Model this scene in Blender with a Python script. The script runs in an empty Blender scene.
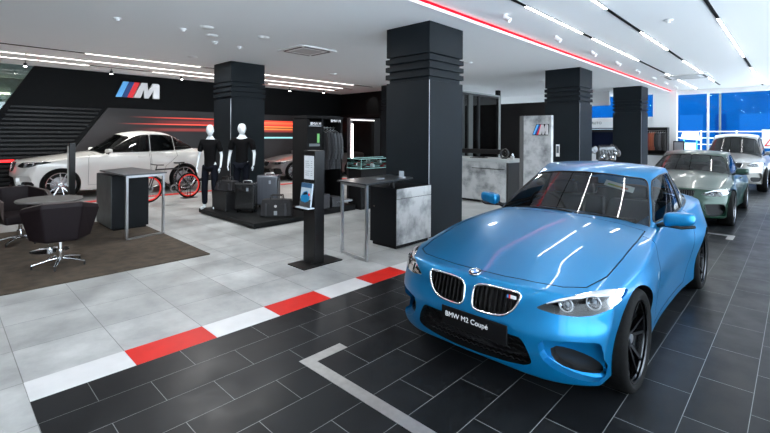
import bpy, bmesh, math, random
import numpy as np
from mathutils import Vector, Matrix
from mathutils.bvhtree import BVHTree
random.seed(7)
S = bpy.context.scene
COL = S.collection
PI = math.pi

# ------------------------------------------------------------------ camera
YAW, ROLL, EYE, FPX = .7635, .006, 1.70, 431.5
cs, sn, cr, sr = math.cos(YAW), math.sin(YAW), math.cos(ROLL), math.sin(ROLL)
Rv = Vector((cr*cs, cr*sn, sr)); Uv = Vector((-sr*cs, -sr*sn, cr)); Bv = Vector((sn, -cs, 0))
cam = bpy.data.cameras.new('camera'); camo = bpy.data.objects.new('camera', cam); COL.objects.link(camo)
M = Matrix((Rv, Uv, Bv)).transposed().to_4x4(); M.translation = (0, 0, EYE)
camo.matrix_world = M
cam.sensor_width = 36; cam.lens = FPX/770*36; cam.shift_y = (135-216.5)/770
cam.clip_start = .05; cam.clip_end = 300
S.camera = camo
# ------------------------------------------------------------------ view, world, sun
S.view_settings.view_transform = 'Standard'; S.view_settings.look = 'None'
S.view_settings.gamma = 1; S.view_settings.use_curve_mapping = False
S.view_settings.exposure = 0.5
wd = bpy.data.worlds.new('world'); S.world = wd; wd.use_nodes = True
bg = wd.node_tree.nodes['Background']; bg.inputs[0].default_value = (.80, .90, 1, 1); bg.inputs[1].default_value = 6.5
LED = 32.0      # strength of the ceiling light strips
def area(name, loc, rot, sx, sy, power, col=(1, 1, 1)):
    l = bpy.data.lights.new(name, 'AREA'); l.shape = 'RECTANGLE'; l.size = sx; l.size_y = sy; l.energy = power; l.color = col
    o = bpy.data.objects.new(name, l); o.location = loc; o.rotation_euler = rot; COL.objects.link(o); return o
def spot(name, loc, target, power, size=1.0, col=(1, .96, .9), blend=.6, rad=.04):
    l = bpy.data.lights.new(name, 'SPOT'); l.energy = power; l.spot_size = size; l.spot_blend = blend; l.color = col; l.shadow_soft_size = rad
    o = bpy.data.objects.new(name, l); o.location = loc
    o.rotation_euler = (Vector(target)-Vector(loc)).to_track_quat('-Z', 'Y').to_euler(); COL.objects.link(o); return o
# ------------------------------------------------------------------ materials
MATS = {}
def mat(name, col, rough=.5, metal=0, coat=0, emit=None, es=0, spec=.5, trans=0, noise=None, bump=0, coat_rough=.03):
    if name in MATS: return MATS[name]
    m = bpy.data.materials.new(name); m.use_nodes = True; nt = m.node_tree; b = nt.nodes['Principled BSDF']
    b.inputs['Base Color'].default_value = (*col, 1); b.inputs['Roughness'].default_value = rough
    b.inputs['Metallic'].default_value = metal; b.inputs['Coat Weight'].default_value = coat
    b.inputs['Coat Roughness'].default_value = coat_rough
    b.inputs['Specular IOR Level'].default_value = spec; b.inputs['Transmission Weight'].default_value = trans
    if emit: b.inputs['Emission Color'].default_value = (*emit, 1); b.inputs['Emission Strength'].default_value = es
    if noise:
        sc, amt = noise[:2]; det = noise[2] if len(noise) > 2 else 4
        tc = nt.nodes.new('ShaderNodeTexCoord'); n = nt.nodes.new('ShaderNodeTexNoise'); n.inputs['Scale'].default_value = sc; n.inputs['Detail'].default_value = det
        nt.links.new(tc.outputs['Object'], n.inputs['Vector'])
        mr = nt.nodes.new('ShaderNodeMapRange'); mr.inputs[1].default_value = .3; mr.inputs[2].default_value = .7
        mr.inputs[3].default_value = 1-amt; mr.inputs[4].default_value = 1+amt
        nt.links.new(n.outputs[0], mr.inputs[0])
        mx = nt.nodes.new('ShaderNodeVectorMath'); mx.operation = 'SCALE'; mx.inputs[0].default_value = col
        nt.links.new(mr.outputs[0], mx.inputs['Scale']); nt.links.new(mx.outputs[0], b.inputs['Base Color'])
        if bump:
            bp = nt.nodes.new('ShaderNodeBump'); bp.inputs['Strength'].default_value = bump; bp.inputs['Distance'].default_value = .01
            nt.links.new(n.outputs[0], bp.inputs['Height']); nt.links.new(bp.outputs[0], b.inputs['Normal'])
    MATS[name] = m; return m
def glass(name, tint, gloss=1.0, ior=1.5):
    if name in MATS: return MATS[name]
    m = bpy.data.materials.new(name); m.use_nodes = True; nt = m.node_tree; nt.nodes.clear()
    o = nt.nodes.new('ShaderNodeOutputMaterial'); t = nt.nodes.new('ShaderNodeBsdfTransparent'); t.inputs[0].default_value = (*tint, 1)
    g = nt.nodes.new('ShaderNodeBsdfGlossy'); g.inputs['Roughness'].default_value = .01; g.inputs[0].default_value = (gloss, gloss, gloss, 1)
    f = nt.nodes.new('ShaderNodeFresnel'); f.inputs[0].default_value = ior; x = nt.nodes.new('ShaderNodeMixShader')
    nt.links.new(f.outputs[0], x.inputs[0]); nt.links.new(t.outputs[0], x.inputs[1]); nt.links.new(g.outputs[0], x.inputs[2]); nt.links.new(x.outputs[0], o.inputs[0])
    MATS[name] = m; return m
black = mat('black_plastic', (.005, .005, .0055), .35, spec=.35)
matblack = mat('matt_black', (.004, .004, .0045), .7, spec=.2)
rubber = mat('tyre_rubber', (.005, .005, .005), .75, spec=.1, noise=(60, .3))
chrome = mat('chrome', (.85, .86, .88), .08, 1)
satin = mat('satin_metal', (.62, .63, .65), .3, 1)
redm = mat('red_signal', (.75, .01, .015), .3)
whitem = mat('white_paint', (.8, .8, .8), .4)
# ------------------------------------------------------------------ mesh helpers
class MB:
    def __init__(s): s.v = []; s.f = []; s.m = []
    def add(s, vs, fs, mi=0):
        k = len(s.v); s.v += [tuple(v) for v in vs]; s.f += [tuple(k+i for i in f) for f in fs]; s.m += [mi]*len(fs); return s
    def box(s, x0, x1, y0, y1, z0, z1, mi=0):
        v = [(x0,y0,z0),(x1,y0,z0),(x1,y1,z0),(x0,y1,z0),(x0,y0,z1),(x1,y0,z1),(x1,y1,z1),(x0,y1,z1)]
        return s.add(v, [(0,3,2,1),(4,5,6,7),(0,1,5,4),(1,2,6,5),(2,3,7,6),(3,0,4,7)], mi)
    def obox(s, c, ux, uy, uz, mi=0):
        c, ux, uy, uz = map(Vector, (c, ux, uy, uz)); v = []
        for k in (-1, 1):
            for a, b in ((-1,-1),(1,-1),(1,1),(-1,1)): v.append(c+ux*a+uy*b+uz*k)
        return s.add(v, [(0,3,2,1),(4,5,6,7),(0,1,5,4),(1,2,6,5),(2,3,7,6),(3,0,4,7)], mi)
    def tube(s, pts, r, n=8, closed=False, mi=0, cap=True):
        pts = [Vector(p) for p in pts]; N = len(pts); rings = []; up = None
        rs = r if isinstance(r, (list, tuple)) else [r]*N
        for i, p in enumerate(pts):
            a = pts[(i-1) % N] if (closed or i > 0) else p; b = pts[(i+1) % N] if (closed or i < N-1) else p
            t = (b-a)
            if t.length < 1e-9: t = Vector((0, 0, 1))
            t.normalize()
            if up is None:
                up = Vector((0, 0, 1)) if abs(t.z) < .9 else Vector((1, 0, 0))
            u = up-t*up.dot(t)
            if u.length < 1e-4: u = Vector((1, 0, 0)) if abs(t.x) < .9 else Vector((0, 1, 0)); u -= t*u.dot(t)
            u.normalize(); up = u; w = t.cross(u)
            rings.append([p+(u*math.cos(2*PI*j/n)+w*math.sin(2*PI*j/n))*rs[i] for j in range(n)])
        vs = [v for q in rings for v in q]; fs = []
        for i in range(N if closed else N-1):
            for j in range(n):
                a = i*n; b = ((i+1) % N)*n; fs.append((a+j, a+(j+1) % n, b+(j+1) % n, b+j))
        if not closed and cap: fs += [tuple(range(n))[::-1], tuple((N-1)*n+j for j in range(n))]
        return s.add(vs, fs, mi)
    def lathe(s, prof, c=(0, 0, 0), axis='z', n=32, mi=0):
        vs = []; N = len(prof)
        for j in range(n):
            a = 2*PI*j/n; ca, sa = math.cos(a), math.sin(a)
            for r, h in prof:
                p = {'z': (r*ca, r*sa, h), 'x': (h, r*ca, r*sa), 'y': (r*sa, h, r*ca)}[axis]
                vs.append((p[0]+c[0], p[1]+c[1], p[2]+c[2]))
        fs = []
        for j in range(n):
            k = (j+1) % n
            for i in range(N-1):
                fs.append((j*N+i, k*N+i, k*N+i+1, j*N+i+1))
        return s.add(vs, fs, mi)
    def cyl(s, c, r, h, axis='z', n=24, mi=0, r2=None):
        r2 = r if r2 is None else r2
        return s.lathe([(1e-5, 0), (r, 0), (r2, h), (1e-5, h)], c, axis, n, mi)
    def prism(s, poly, axis, lo, hi, mi=0):
        def P(a, b, h): return {'z': (a, b, h), 'x': (h, a, b), 'y': (a, h, b)}[axis]
        n = len(poly); lo_ = lo if callable(lo) else (lambda a, b: lo); hi_ = hi if callable(hi) else (lambda a, b: hi)
        vs = [P(a, b, lo_(a, b)) for a, b in poly]+[P(a, b, hi_(a, b)) for a, b in poly]
        return s.add(vs, [tuple(range(n))[::-1], tuple(range(n, 2*n))]+[(i, (i+1) % n, n+(i+1) % n, n+i) for i in range(n)], mi)
    def xform(s, M_):
        s.v = [tuple(M_ @ Vector(v)) for v in s.v]; return s
    def mesh(s, name, mats, smooth=0, fix=True):
        me = bpy.data.meshes.new(name); me.from_pydata(s.v, [], s.f)
        mats = mats if isinstance(mats, (list, tuple)) else [mats]
        for m in mats: me.materials.append(m)
        me.polygons.foreach_set('material_index', s.m)
        if fix:
            b = bmesh.new(); b.from_mesh(me); bmesh.ops.recalc_face_normals(b, faces=b.faces); b.to_mesh(me); b.free()
        if smooth: shade(me, smooth)
        return me
    def build(s, name, mats, parent=None, smooth=0, bevel=0, seg=2, loc=None, rotz=None):
        o = bpy.data.objects.new(name, s.mesh(name, mats, smooth)); COL.objects.link(o)
        if parent: o.parent = parent
        if loc: o.location = loc
        if rotz is not None: o.rotation_euler.z = rotz
        if bevel:
            md = o.modifiers.new('bevel', 'BEVEL'); md.width = bevel; md.segments = seg; md.limit_method = 'ANGLE'; md.angle_limit = .6
        return o
def shade(me, ang=40):
    b = bmesh.new(); b.from_mesh(me)
    for f in b.faces: f.smooth = True
    lim = math.radians(ang if ang > 1 else 40)
    for e in b.edges:
        e.smooth = not (len(e.link_faces) != 2 or e.calc_face_angle(0) > lim)
    b.to_mesh(me); b.free()
def empty(name, loc=(0, 0, 0), rotz=0, parent=None):
    o = bpy.data.objects.new(name, None); o.location = loc; o.rotation_euler.z = rotz; o.empty_display_size = .2; COL.objects.link(o)
    if parent: o.parent = parent
    return o
def tag(o, label, cat, group=None, kind=None):
    o['label'] = label; o['category'] = cat
    if group: o['group'] = group
    if kind: o['kind'] = kind
    return o
def struct(o, label=None):
    o['kind'] = 'structure'
    if label: o['label'] = label
    return o
def copy_tree(o, parent=None):
    c = o.copy(); COL.objects.link(c)
    if parent: c.parent = parent
    for ch in list(o.children): copy_tree(ch, c)
    return c
def baked(o):
    dg = bpy.context.evaluated_depsgraph_get(); dg.update()
    return bpy.data.meshes.new_from_object(o.evaluated_get(dg))
def tmp(me, name='tmp'):
    o = bpy.data.objects.new(name, me); COL.objects.link(o); return o
def kill(*os):
    for o in os: bpy.data.objects.remove(o)
def boolean(me, cme, op='DIFFERENCE'):
    a, b = tmp(me), tmp(cme); md = a.modifiers.new('b', 'BOOLEAN'); md.object = b; md.operation = op; md.solver = 'EXACT'
    md.material_mode = 'TRANSFER'
    r = baked(a); kill(a, b); return r
def text_mesh(s, size, depth=.002, font_align='CENTER'):
    cu = bpy.data.curves.new('t', 'FONT'); cu.body = s; cu.size = size; cu.extrude = depth; cu.align_x = font_align; cu.align_y = 'CENTER'
    o = bpy.data.objects.new('t', cu); COL.objects.link(o); me = baked(o); kill(o); return me
def text(s, size, m, parent, M_, name='lettering', depth=.002, align='CENTER', sx=1):
    me = text_mesh(s, size, depth, align); me.transform(Matrix.Scale(sx, 4, (1, 0, 0))); me.transform(M_); me.materials.clear(); me.materials.append(m)
    o = bpy.data.objects.new(name, me); COL.objects.link(o)
    if parent: o.parent = parent
    return o
def spl(tab, x):
    n = len(tab)
    if x <= tab[0][0]: return tab[0][1]
    if x >= tab[-1][0]: return tab[-1][1]
    for i in range(n-1):
        if x <= tab[i+1][0]: break
    x0, y0 = tab[i]; x1, y1 = tab[i+1]; h = x1-x0
    d = (y1-y0)/h
    def tang(j):
        if j == 0: return (tab[1][1]-tab[0][1])/(tab[1][0]-tab[0][0])
        if j == n-1: return (tab[-1][1]-tab[-2][1])/(tab[-1][0]-tab[-2][0])
        a = (tab[j][1]-tab[j-1][1])/(tab[j][0]-tab[j-1][0]); b = (tab[j+1][1]-tab[j][1])/(tab[j+1][0]-tab[j][0])
        if a*b <= 0: return 0
        return 2*a*b/(a+b)
    m0, m1 = tang(i), tang(i+1); t = (x-x0)/h
    return (2*t**3-3*t**2+1)*y0+(t**3-2*t**2+t)*h*m0+(-2*t**3+3*t**2)*y1+(t**3-t**2)*h*m1
def nspl(tab, x, _c={}):
    k = tuple(tab)
    if k not in _c:
        X = np.array([t[0] for t in tab]); Y = np.array([t[1] for t in tab]); n = len(X); h = np.diff(X); A = np.zeros((n, n)); r = np.zeros(n); A[0, 0] = A[-1, -1] = 1
        for i in range(1, n-1):
            A[i, i-1] = h[i-1]; A[i, i] = 2*(h[i-1]+h[i]); A[i, i+1] = h[i]; r[i] = 6*((Y[i+1]-Y[i])/h[i]-(Y[i]-Y[i-1])/h[i-1])
        _c[k] = (X, Y, h, np.linalg.solve(A, r))
    X, Y, h, m = _c[k]; x = min(max(x, X[0]), X[-1]); i = min(max(int(np.searchsorted(X, x))-1, 0), len(X)-2); a = (X[i+1]-x)/h[i]; b = (x-X[i])/h[i]
    return float(a*Y[i]+b*Y[i+1]+((a**3-a)*m[i]+(b**3-b)*m[i+1])*h[i]**2/6)
def lin(tab, x): return float(np.interp(x, [t[0] for t in tab], [t[1] for t in tab]))
def gauss(x, c, w): return math.exp(-((x-c)/w)**2)
def gridbox(A, B, C_, fn):
    """closed box of grid cells, every surface vertex placed by fn(a,b,c)"""
    idx = {}; vs = []; fs = []
    na, nb, nc = len(A)-1, len(B)-1, len(C_)-1
    def V(i, j, k):
        if (i, j, k) not in idx: idx[(i, j, k)] = len(vs); vs.append(fn(A[i], B[j], C_[k]))
        return idx[(i, j, k)]
    for i in range(na):
        for j in range(nb):
            fs.append((V(i,j,0),V(i,j+1,0),V(i+1,j+1,0),V(i+1,j,0))); fs.append((V(i,j,nc),V(i+1,j,nc),V(i+1,j+1,nc),V(i,j+1,nc)))
    for i in range(na):
        for k in range(nc):
            fs.append((V(i,0,k),V(i+1,0,k),V(i+1,0,k+1),V(i,0,k+1))); fs.append((V(i,nb,k),V(i,nb,k+1),V(i+1,nb,k+1),V(i+1,nb,k)))
    for j in range(nb):
        for k in range(nc):
            fs.append((V(0,j,k),V(0,j,k+1),V(0,j+1,k+1),V(0,j+1,k))); fs.append((V(na,j,k),V(na,j+1,k),V(na,j+1,k+1),V(na,j,k+1)))
    return vs, fs
def subd(vs, fs, lv, mats):
    mb = MB(); mb.add(vs, fs); me = mb.mesh('s', mats)
    o = tmp(me); md = o.modifiers.new('s', 'SUBSURF'); md.levels = lv; md.render_levels = lv; r = baked(o); kill(o)
    for p in r.polygons: p.use_smooth = True
    return r

#==CARS==
# ------------------------------------------------------------------ cars
class Ref:
    """smooth reference surface: projection and normals"""
    def __init__(s, me):
        me.calc_loop_triangles(); s.v = [v.co.copy() for v in me.vertices]; s.n = [v.normal.copy() for v in me.vertices]
        s.t = [tuple(t.vertices) for t in me.loop_triangles]; s.bvh = BVHTree.FromPolygons(s.v, s.t)
    def normal(s, p):
        loc, nr, i, d = s.bvh.find_nearest(p)
        a, b, c = (s.v[k] for k in s.t[i]); v0, v1, v2 = b-a, c-a, loc-a
        d00, d01, d11, d20, d21 = v0.dot(v0), v0.dot(v1), v1.dot(v1), v2.dot(v0), v2.dot(v1); den = d00*d11-d01*d01
        if abs(den) < 1e-14: return nr, d, nr
        v = (d11*d20-d01*d21)/den; w = (d00*d21-d01*d20)/den
        n = (s.n[s.t[i][0]]*(1-v-w)+s.n[s.t[i][1]]*v+s.n[s.t[i][2]]*w).normalized()
        return n, d, nr
    def cast(s, o, d):
        loc, n, i, dist = s.bvh.ray_cast(Vector(o), Vector(d)); return loc
    def front(s, x, z, y0=-1): 
        p = s.cast((x, y0, z), (0, 1, 0)); return p
    def side(s, y, z, sg):
        return s.cast((sg*2, y, z), (-sg, 0, 0))
    def top(s, x, y): return s.cast((x, y, 3), (0, 0, -1))
def smooth_by(me, ref):
    me.calc_loop_triangles()
    nrm = [None]*len(me.loops); cache = {}
    for p in me.polygons:
        p.use_smooth = True
        pn = p.normal
        for li in p.loop_indices:
            vi = me.loops[li].vertex_index
            if vi not in cache:
                cache[vi] = ref.normal(me.vertices[vi].co)
            n, d, fn = cache[vi]
            nrm[li] = n if (d < .002 and n.dot(pn) > .75) else pn
    me.normals_split_custom_set([tuple(n) for n in nrm])
    return me
def linkmesh(name, me, parent):
    me.name = name; o = bpy.data.objects.new(name, me); COL.objects.link(o); o.parent = parent; return o
def dense(poly, step=.03, closed=True):
    out = []; n = len(poly)
    for i in range(n if closed else n-1):
        a = poly[i]; b = poly[(i+1) % n]; d = math.dist(a, b); k = max(1, int(d/step))
        out += [tuple(a[q]+(b[q]-a[q])*j/k for q in range(len(a))) for j in range(k)]
    if not closed: out.append(poly[-1])
    return out
def rounded(poly, it=2):
    for _ in range(it):
        q = []; n = len(poly)
        for i in range(n):
            a, b = poly[i], poly[(i+1) % n]
            q += [(a[0]*.75+b[0]*.25, a[1]*.75+b[1]*.25), (a[0]*.25+b[0]*.75, a[1]*.25+b[1]*.75)]
        poly = q
    return poly
def corners(poly, rad=.03):
    out = []; n = len(poly)
    for i in range(n):
        p = Vector(poly[i]); a = Vector(poly[i-1]); b = Vector(poly[(i+1) % n])
        ra = min(rad, (a-p).length*.4); rb = min(rad, (b-p).length*.4)
        q0 = p+(a-p).normalized()*ra; q1 = p+(b-p).normalized()*rb
        out += [tuple(q0), tuple(q0*.25+p*.5+q1*.25), tuple(q1)]
    return out
def offset(poly, d):
    """shrink (d>0) a polygon"""
    n = len(poly); A = sum(poly[i][0]*poly[(i+1) % n][1]-poly[(i+1) % n][0]*poly[i][1] for i in range(n)); sg = 1 if A > 0 else -1
    out = []
    for i in range(n):
        p, a, b = poly[i], poly[i-1], poly[(i+1) % n]
        e1 = Vector((p[0]-a[0], p[1]-a[1])).normalized(); e2 = Vector((b[0]-p[0], b[1]-p[1])).normalized()
        n1 = Vector((-e1.y, e1.x))*sg; n2 = Vector((-e2.y, e2.x))*sg; m = (n1+n2)
        m = m/max(.5, m.dot(n1)) if m.length > 1e-6 else n1
        out.append((p[0]+m.x*d, p[1]+m.y*d))
    return out
def mirror(poly): return [(-a, b) for a, b in poly][::-1]
paint_glass = glass('car_glass', (.42, .46, .47), .9, 1.5)
side_glass = glass('car_side_glass', (.38, .42, .43), .9, 1.5)
lamp_glass = glass('lamp_glass', (.92, .94, .95), .8, 1.35)
seatm = mat('car_seat_leather', (.02, .02, .022), .5)
cabinm = mat('car_cabin', (.03, .03, .032), .6)
ledm = mat('daytime_ring', (.45, .47, .5), .25)
def paintmat(name, col, metal=.5, rough=.28, coat=1):
    m = mat(name, col, rough, metal, coat); m.node_tree.nodes['Principled BSDF'].inputs['Coat IOR'].default_value = 1.4; return m

def wheel(name, parent, loc, sg, r, w, rimm, spokes=10, style='double', disc=True, level=1):
    """outboard face towards +x for sg=1"""
    R_ = r*.80; n = 48 if level else 28
    hub = MB()
    # barrel + lip
    hub.lathe([(R_*.97, -w*.42), (R_*.93, -w*.2), (R_*.90, w*.1), (R_*.93, w*.34), (R_*1.0, w*.40), (R_*1.02, w*.43), (R_*1.0, w*.45), (R_*.95, w*.42)], axis='x', n=n)
    rim_face = w*.40; hubr = r*.17
    hub.lathe([(1e-4, rim_face-.035), (hubr*.5, rim_face-.033), (hubr*.95, rim_face-.045), (hubr, rim_face-.09)], axis='x', n=24)
    ns = spokes//2 if style == 'double' else spokes
    for k in range(ns):
        a0 = 2*PI*k/ns+.15
        for d in ((-.16, .16) if style == 'double' else (0,)):
            ai = a0+d*(.5 if style == 'double' else 1)*1.2; ao = a0+d*1.5
            pi_ = Vector((rim_face-.05, hubr*.85*math.cos(ai), hubr*.85*math.sin(ai))); po = Vector((rim_face-.006, R_*.96*math.cos(ao), R_*.96*math.sin(ao)))
            dr = (po-pi_); t = dr.normalized(); s_ = Vector((1, 0, 0)).cross(t).normalized(); wd_ = r*.042 if style == 'double' else r*.05
            c0, c1 = pi_, po; vs = []
            for c_, q in ((c0, 1.15), (c1, .85)):
                vs += [c_+s_*wd_*q-Vector((.03, 0, 0)), c_+s_*wd_*q*.75, c_-s_*wd_*q*.75, c_-s_*wd_*q-Vector((.03, 0, 0))]
            hub.add(vs, [(0,1,2,3),(7,6,5,4),(0,4,5,1),(1,5,6,2),(2,6,7,3),(3,7,4,0)])
    hub.xform(Matrix.Scale(sg, 4, (1, 0, 0)))
    o = hub.build(name, rimm, parent, smooth=35); o.location = loc
    ty = MB(); h = w/2
    prof = [(R_*.98, -h*.86), (R_*1.08, -h*.98), (r*.90, -h*1.0), (r*.965, -h*.90), (r*.995, -h*.72), (r, -h*.3), (r, h*.3), (r*.995, h*.72), (r*.965, h*.90), (r*.90, h*1.0), (R_*1.08, h*.98), (R_*.985, h*.86)]
    ty.lathe(prof, axis='x', n=n+16); ty.build('tyre', rubber, o, smooth=50)
    dk = MB(); dk.lathe([(1e-4, w*.02), (r*.50, w*.02), (r*.52, 0), (r*.50, -.02), (1e-4, -.02)], axis='x', n=32)
    dk.xform(Matrix.Scale(sg, 4, (1, 0, 0))); dk.build('brake_disc', mat('brake_disc', (.25, .25, .26), .4, 1), o, smooth=40)
    if level == 1:
        cp = MB(); cp.box(w*.03, w*.18, -r*.2, r*.2, r*.25, r*.5); cp.xform(Matrix.Scale(sg, 4, (1, 0, 0)) @ Matrix.Rotation(.9, 4, 'X')); cp.build('brake_caliper', mat('blue_caliper', (.01, .05, .35), .3), o, bevel=.01)
    cc = MB(); cc.cyl((rim_face-.034, 0, 0), r*.085, .006, 'x', 20); cc.xform(Matrix.Scale(sg, 4, (1, 0, 0))); cc.build('centre_cap', satin, o, smooth=40)
    return o

def roundel(name, parent, P, nrm, r):
    """round badge with blue and white quarters"""
    z = Vector(nrm).normalized(); x = Vector((1, 0, 0)); x = (x-z*x.dot(z)).normalized(); y = z.cross(x)
    M_ = Matrix((x, y, z)).transposed().to_4x4(); M_.translation = P
    mb = MB(); mb.lathe([(1e-4, 0), (r, 0), (r, .004), (r*.92, .007), (r*.66, .006), (1e-4, .006)], n=32, mi=0)
    mb.lathe([(r*.62, .0065), (r*.68, .009), (r*.62, .0085)], n=32, mi=1); mb.lathe([(r*.94, .006), (r*1.0, .009), (r*1.03, .003)], n=32, mi=1)
    for q in range(4):
        vs = [(0, 0, .008)]+[(r*.62*math.cos(q*PI/2+t*PI/16), r*.62*math.sin(q*PI/2+t*PI/16), .008) for t in range(9)]
        mb.add(vs, [tuple(range(10))], 2+(q % 2))
    mb.xform(M_); return mb.build(name, [mat('badge_black', (.01, .01, .012), .2), chrome, mat('badge_white', (.8, .8, .82), .3), mat('badge_blue', (.01, .16, .5), .3)], parent)

def patch_on(ref, poly, mode, off, step=.035, sg=1):
    """thin pane following the body surface inside a polygon, poly in (x,z) or (y,z)"""
    xs = [p[0] for p in poly]; zs = [p[1] for p in poly]
    b = bmesh.new(); vs = [b.verts.new((p[0], p[1], 0)) for p in dense(poly, step)]
    f = b.faces.new(vs)
    x = math.floor(min(xs)/step)*step
    while x < max(xs): bmesh.ops.bisect_plane(b, geom=b.verts[:]+b.edges[:]+b.faces[:], plane_co=(x, 0, 0), plane_no=(1, 0, 0)); x += step
    z = math.floor(min(zs)/step)*step
    while z < max(zs): bmesh.ops.bisect_plane(b, geom=b.verts[:]+b.edges[:]+b.faces[:], plane_co=(0, z, 0), plane_no=(0, 1, 0)); z += step
    for v in b.verts:
        p = ref.front(v.co.x, v.co.y) if mode == 'front' else ref.side(v.co.x, v.co.y, sg)
        if p is None: p = Vector((v.co.x, .3, v.co.y)) if mode == 'front' else Vector((sg*.7, v.co.x, v.co.y))
        n, d, _ = ref.normal(p); v.co = p+n*off
    me = bpy.data.meshes.new('pane'); b.to_mesh(me); b.free()
    for p in me.polygons: p.use_smooth = True
    return me

def make_car(name, label, loc, paint, spec, group=None):
    root = empty(name, loc); tag(root, label, 'car', group)
    W8 = spec.get('warp', lambda p: p)
    lv = spec.get('lv', 2)
    T = spec
    def wpt2(poly, mode):     # warp outlines
        if mode == 'front': return [(lambda q: (q[0], q[2]))(W8((a, 0, b))) for a, b in poly]
        if mode == 'side': return [(lambda q: (q[1], q[2]))(W8((0, a, b))) for a, b in poly]
        return [(lambda q: (q[0], q[1]))(W8((a, b, 0))) for a, b in poly]
    # ---- body shell
    nose_plan = T.get('nose', [(0, 0), (.2, .008), (.4, .035), (.55, .085), (.68, .16), (.76, .235), (.82, .33)])
    nose_z = T.get('nosez', [(.15, .10), (.20, .03), (.27, .01), (.40, 0), (.50, .0), (.56, .025), (.66, .045), (.73, .08), (.80, .15)])
    tail_plan = [(0, 0), (.4, .02), (.65, .10), (.80, .24)]
    tail_z = [(.15, .2), (.3, .05), (.5, 0), (.65, .03), (.8, .05), (.95, .03), (1.0, .1)]
    zc = T.get('zc', [(0, .742), (.25, .80), (.9, .912), (1.7, .995), (2.8, 1.015), (4.0, 1.03), (4.47, .99)])
    zside = T.get('zs', [(0, .70), (.45, .768), (1.1, .852), (1.9, .905), (3.0, .93), (3.8, .952), (4.47, .90)])
    wb_ = T.get('wt', [(0, .815), (.4, .845), (.77, .865), (1.1, .862), (1.6, .835), (2.4, .825), (2.9, .835), (3.46, .875), (3.9, .85), (4.47, .76)])
    zbot = [(0, .20), (.4, .19), (.8, .17), (2.5, .15), (4.0, .2), (4.47, .3)]
    inset = [(.15, .055), (.22, .04), (.35, .03), (.45, .02), (.56, .004), (.66, .0), (.74, .018), (.80, .028), (.88, .05), (.96, .10)]
    L = 4.47
    def fn(a, b, c):
        sgx = abs(a)
        ymid = b*L
        zb = spl(zbot, ymid); x0 = sgx*nspl(wb_, ymid)
        zb += T.get('chin', .04)*math.exp(-(x0/.46)**4)*max(0, 1-ymid/.8)
        zt = lerp(nspl(zc, ymid), nspl(zside, ymid), sgx**2.6)
        zt += .006*gauss(x0, .38, .14)*gauss(ymid, .85, .8) + .012*gauss(x0, .74, .08)*gauss(ymid, .75, .6)
        z = zb+(zt-zb)*c
        fl = .022*gauss(ymid, .77, .40)*gauss(z, .60, .20)+.035*gauss(ymid, 3.46, .52)*gauss(z, .62, .22)
        groove = -.012*gauss(ymid, 2.4, .8)*gauss(z, .46, .16)
        w = nspl(wb_, ymid)-spl(inset, z)+fl+groove
        x = sgx*w
        yf = spl(nose_plan, min(x, .82))+spl(nose_z, z); yr = L-spl(tail_plan, min(x, .8))-spl(tail_z, z)
        t = b
        y = yf*(1-t)**3 + (yr-L)*t**3 + b*L
        return W8(((1 if a >= 0 else -1)*x, y, z))
    A = [-1, -.955, -.88, -.78, -.66, -.52, -.36, -.18, 0, .18, .36, .52, .66, .78, .88, .955, 1]
    B = [0, .006, .02, .04, .065, .09, .12, .15, .18, .215, .25, .29, .33, .37, .42, .47, .52, .57, .62, .66, .70, .74, .78, .82, .86, .9, .94, .97, .99, 1]
    C_ = [0, .04, .12, .22, .32, .42, .52, .62, .71, .80, .88, .95, 1]
    vs, fs = gridbox(A, B, C_, fn)
    base = subd(vs, fs, lv, [paint, black]); ref = Ref(base)
    # ---- cutters
    def cut(me, *mbs, cav=None):
        for mb in mbs: me = boolean(me, mb.mesh('c', [paint, cav or black]))
        return me
    r, tw = T['r'], T['tw']; fa, ra = T['fa'], T['ra']; tr = T['track']
    arch = MB()
    for y in (fa, ra):
        for sg in (-1, 1):
            arch.cyl((sg*1.3 if sg < 0 else .50, y, r+.005), r*1.075, .8, 'x', 48, 1)
    cabin = MB(); cb = [W8(p) for p in ((-.60, 1.75, .34), (.60, 3.6, .34))]
    cabin.box(cb[0][0], cb[1][0], cb[0][1], cb[1][1], cb[0][2], 3, 1)
    kid = [rounded(wpt2(k, 'front'), 2) for k in T['kidneys']]; kid += [mirror(k) for k in kid]
    hl = corners(wpt2(T['lamp'], 'front'), .02); hls = [hl, mirror(hl)]
    ints = [rounded(wpt2(k, 'front'), 1) for k in T['intakes']]; ints += [mirror(k) for k in ints]
    if T.get('grille'): ints.append(rounded(wpt2(T['grille'], 'front'), 1))
    def front_cut(polys, depth):
        mb = MB()
        for p in polys:
            q = dense(p, .05)
            def back(a, b):
                h = ref.front(a, b); return (h.y if h else .3)+depth
            mb.prism(q, 'y', -1, back, 1)
        return mb
    body = cut(base.copy(), arch)
    body = cut(body, cabin)
    body = cut(body, front_cut(kid, .06)); body = cut(body, front_cut(hls, .13), cav=mat('lamp_housing', (.16, .165, .17), .3, .7))
    if T.get('recess'):
        rc = [rounded(wpt2(k, 'front'), 1) for k in T['recess']]; rc += [mirror(k) for k in rc]
        m_ = front_cut(rc, .07); m_.m = [0]*len(m_.m); body = cut(body, m_)
    body = cut(body, front_cut(ints, .13))
    # hood
    hood_o = wpt2(T['hood'], 'top'); hz = W8((0, 0, .60))[2]
    g = .004
    hp = MB(); hp.prism(offset(hood_o, g), 'z', hz, 3, 1); hg = MB(); hg.prism(offset(hood_o, -g), 'z', hz, 3, 1)
    if T.get('split', True):
        hood = boolean(base.copy(), hp.mesh('c', [paint, black]), 'INTERSECT')
        body = cut(body, hg)
        linkmesh('hood', smooth_by(hood, ref), root)
    doors = []
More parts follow.
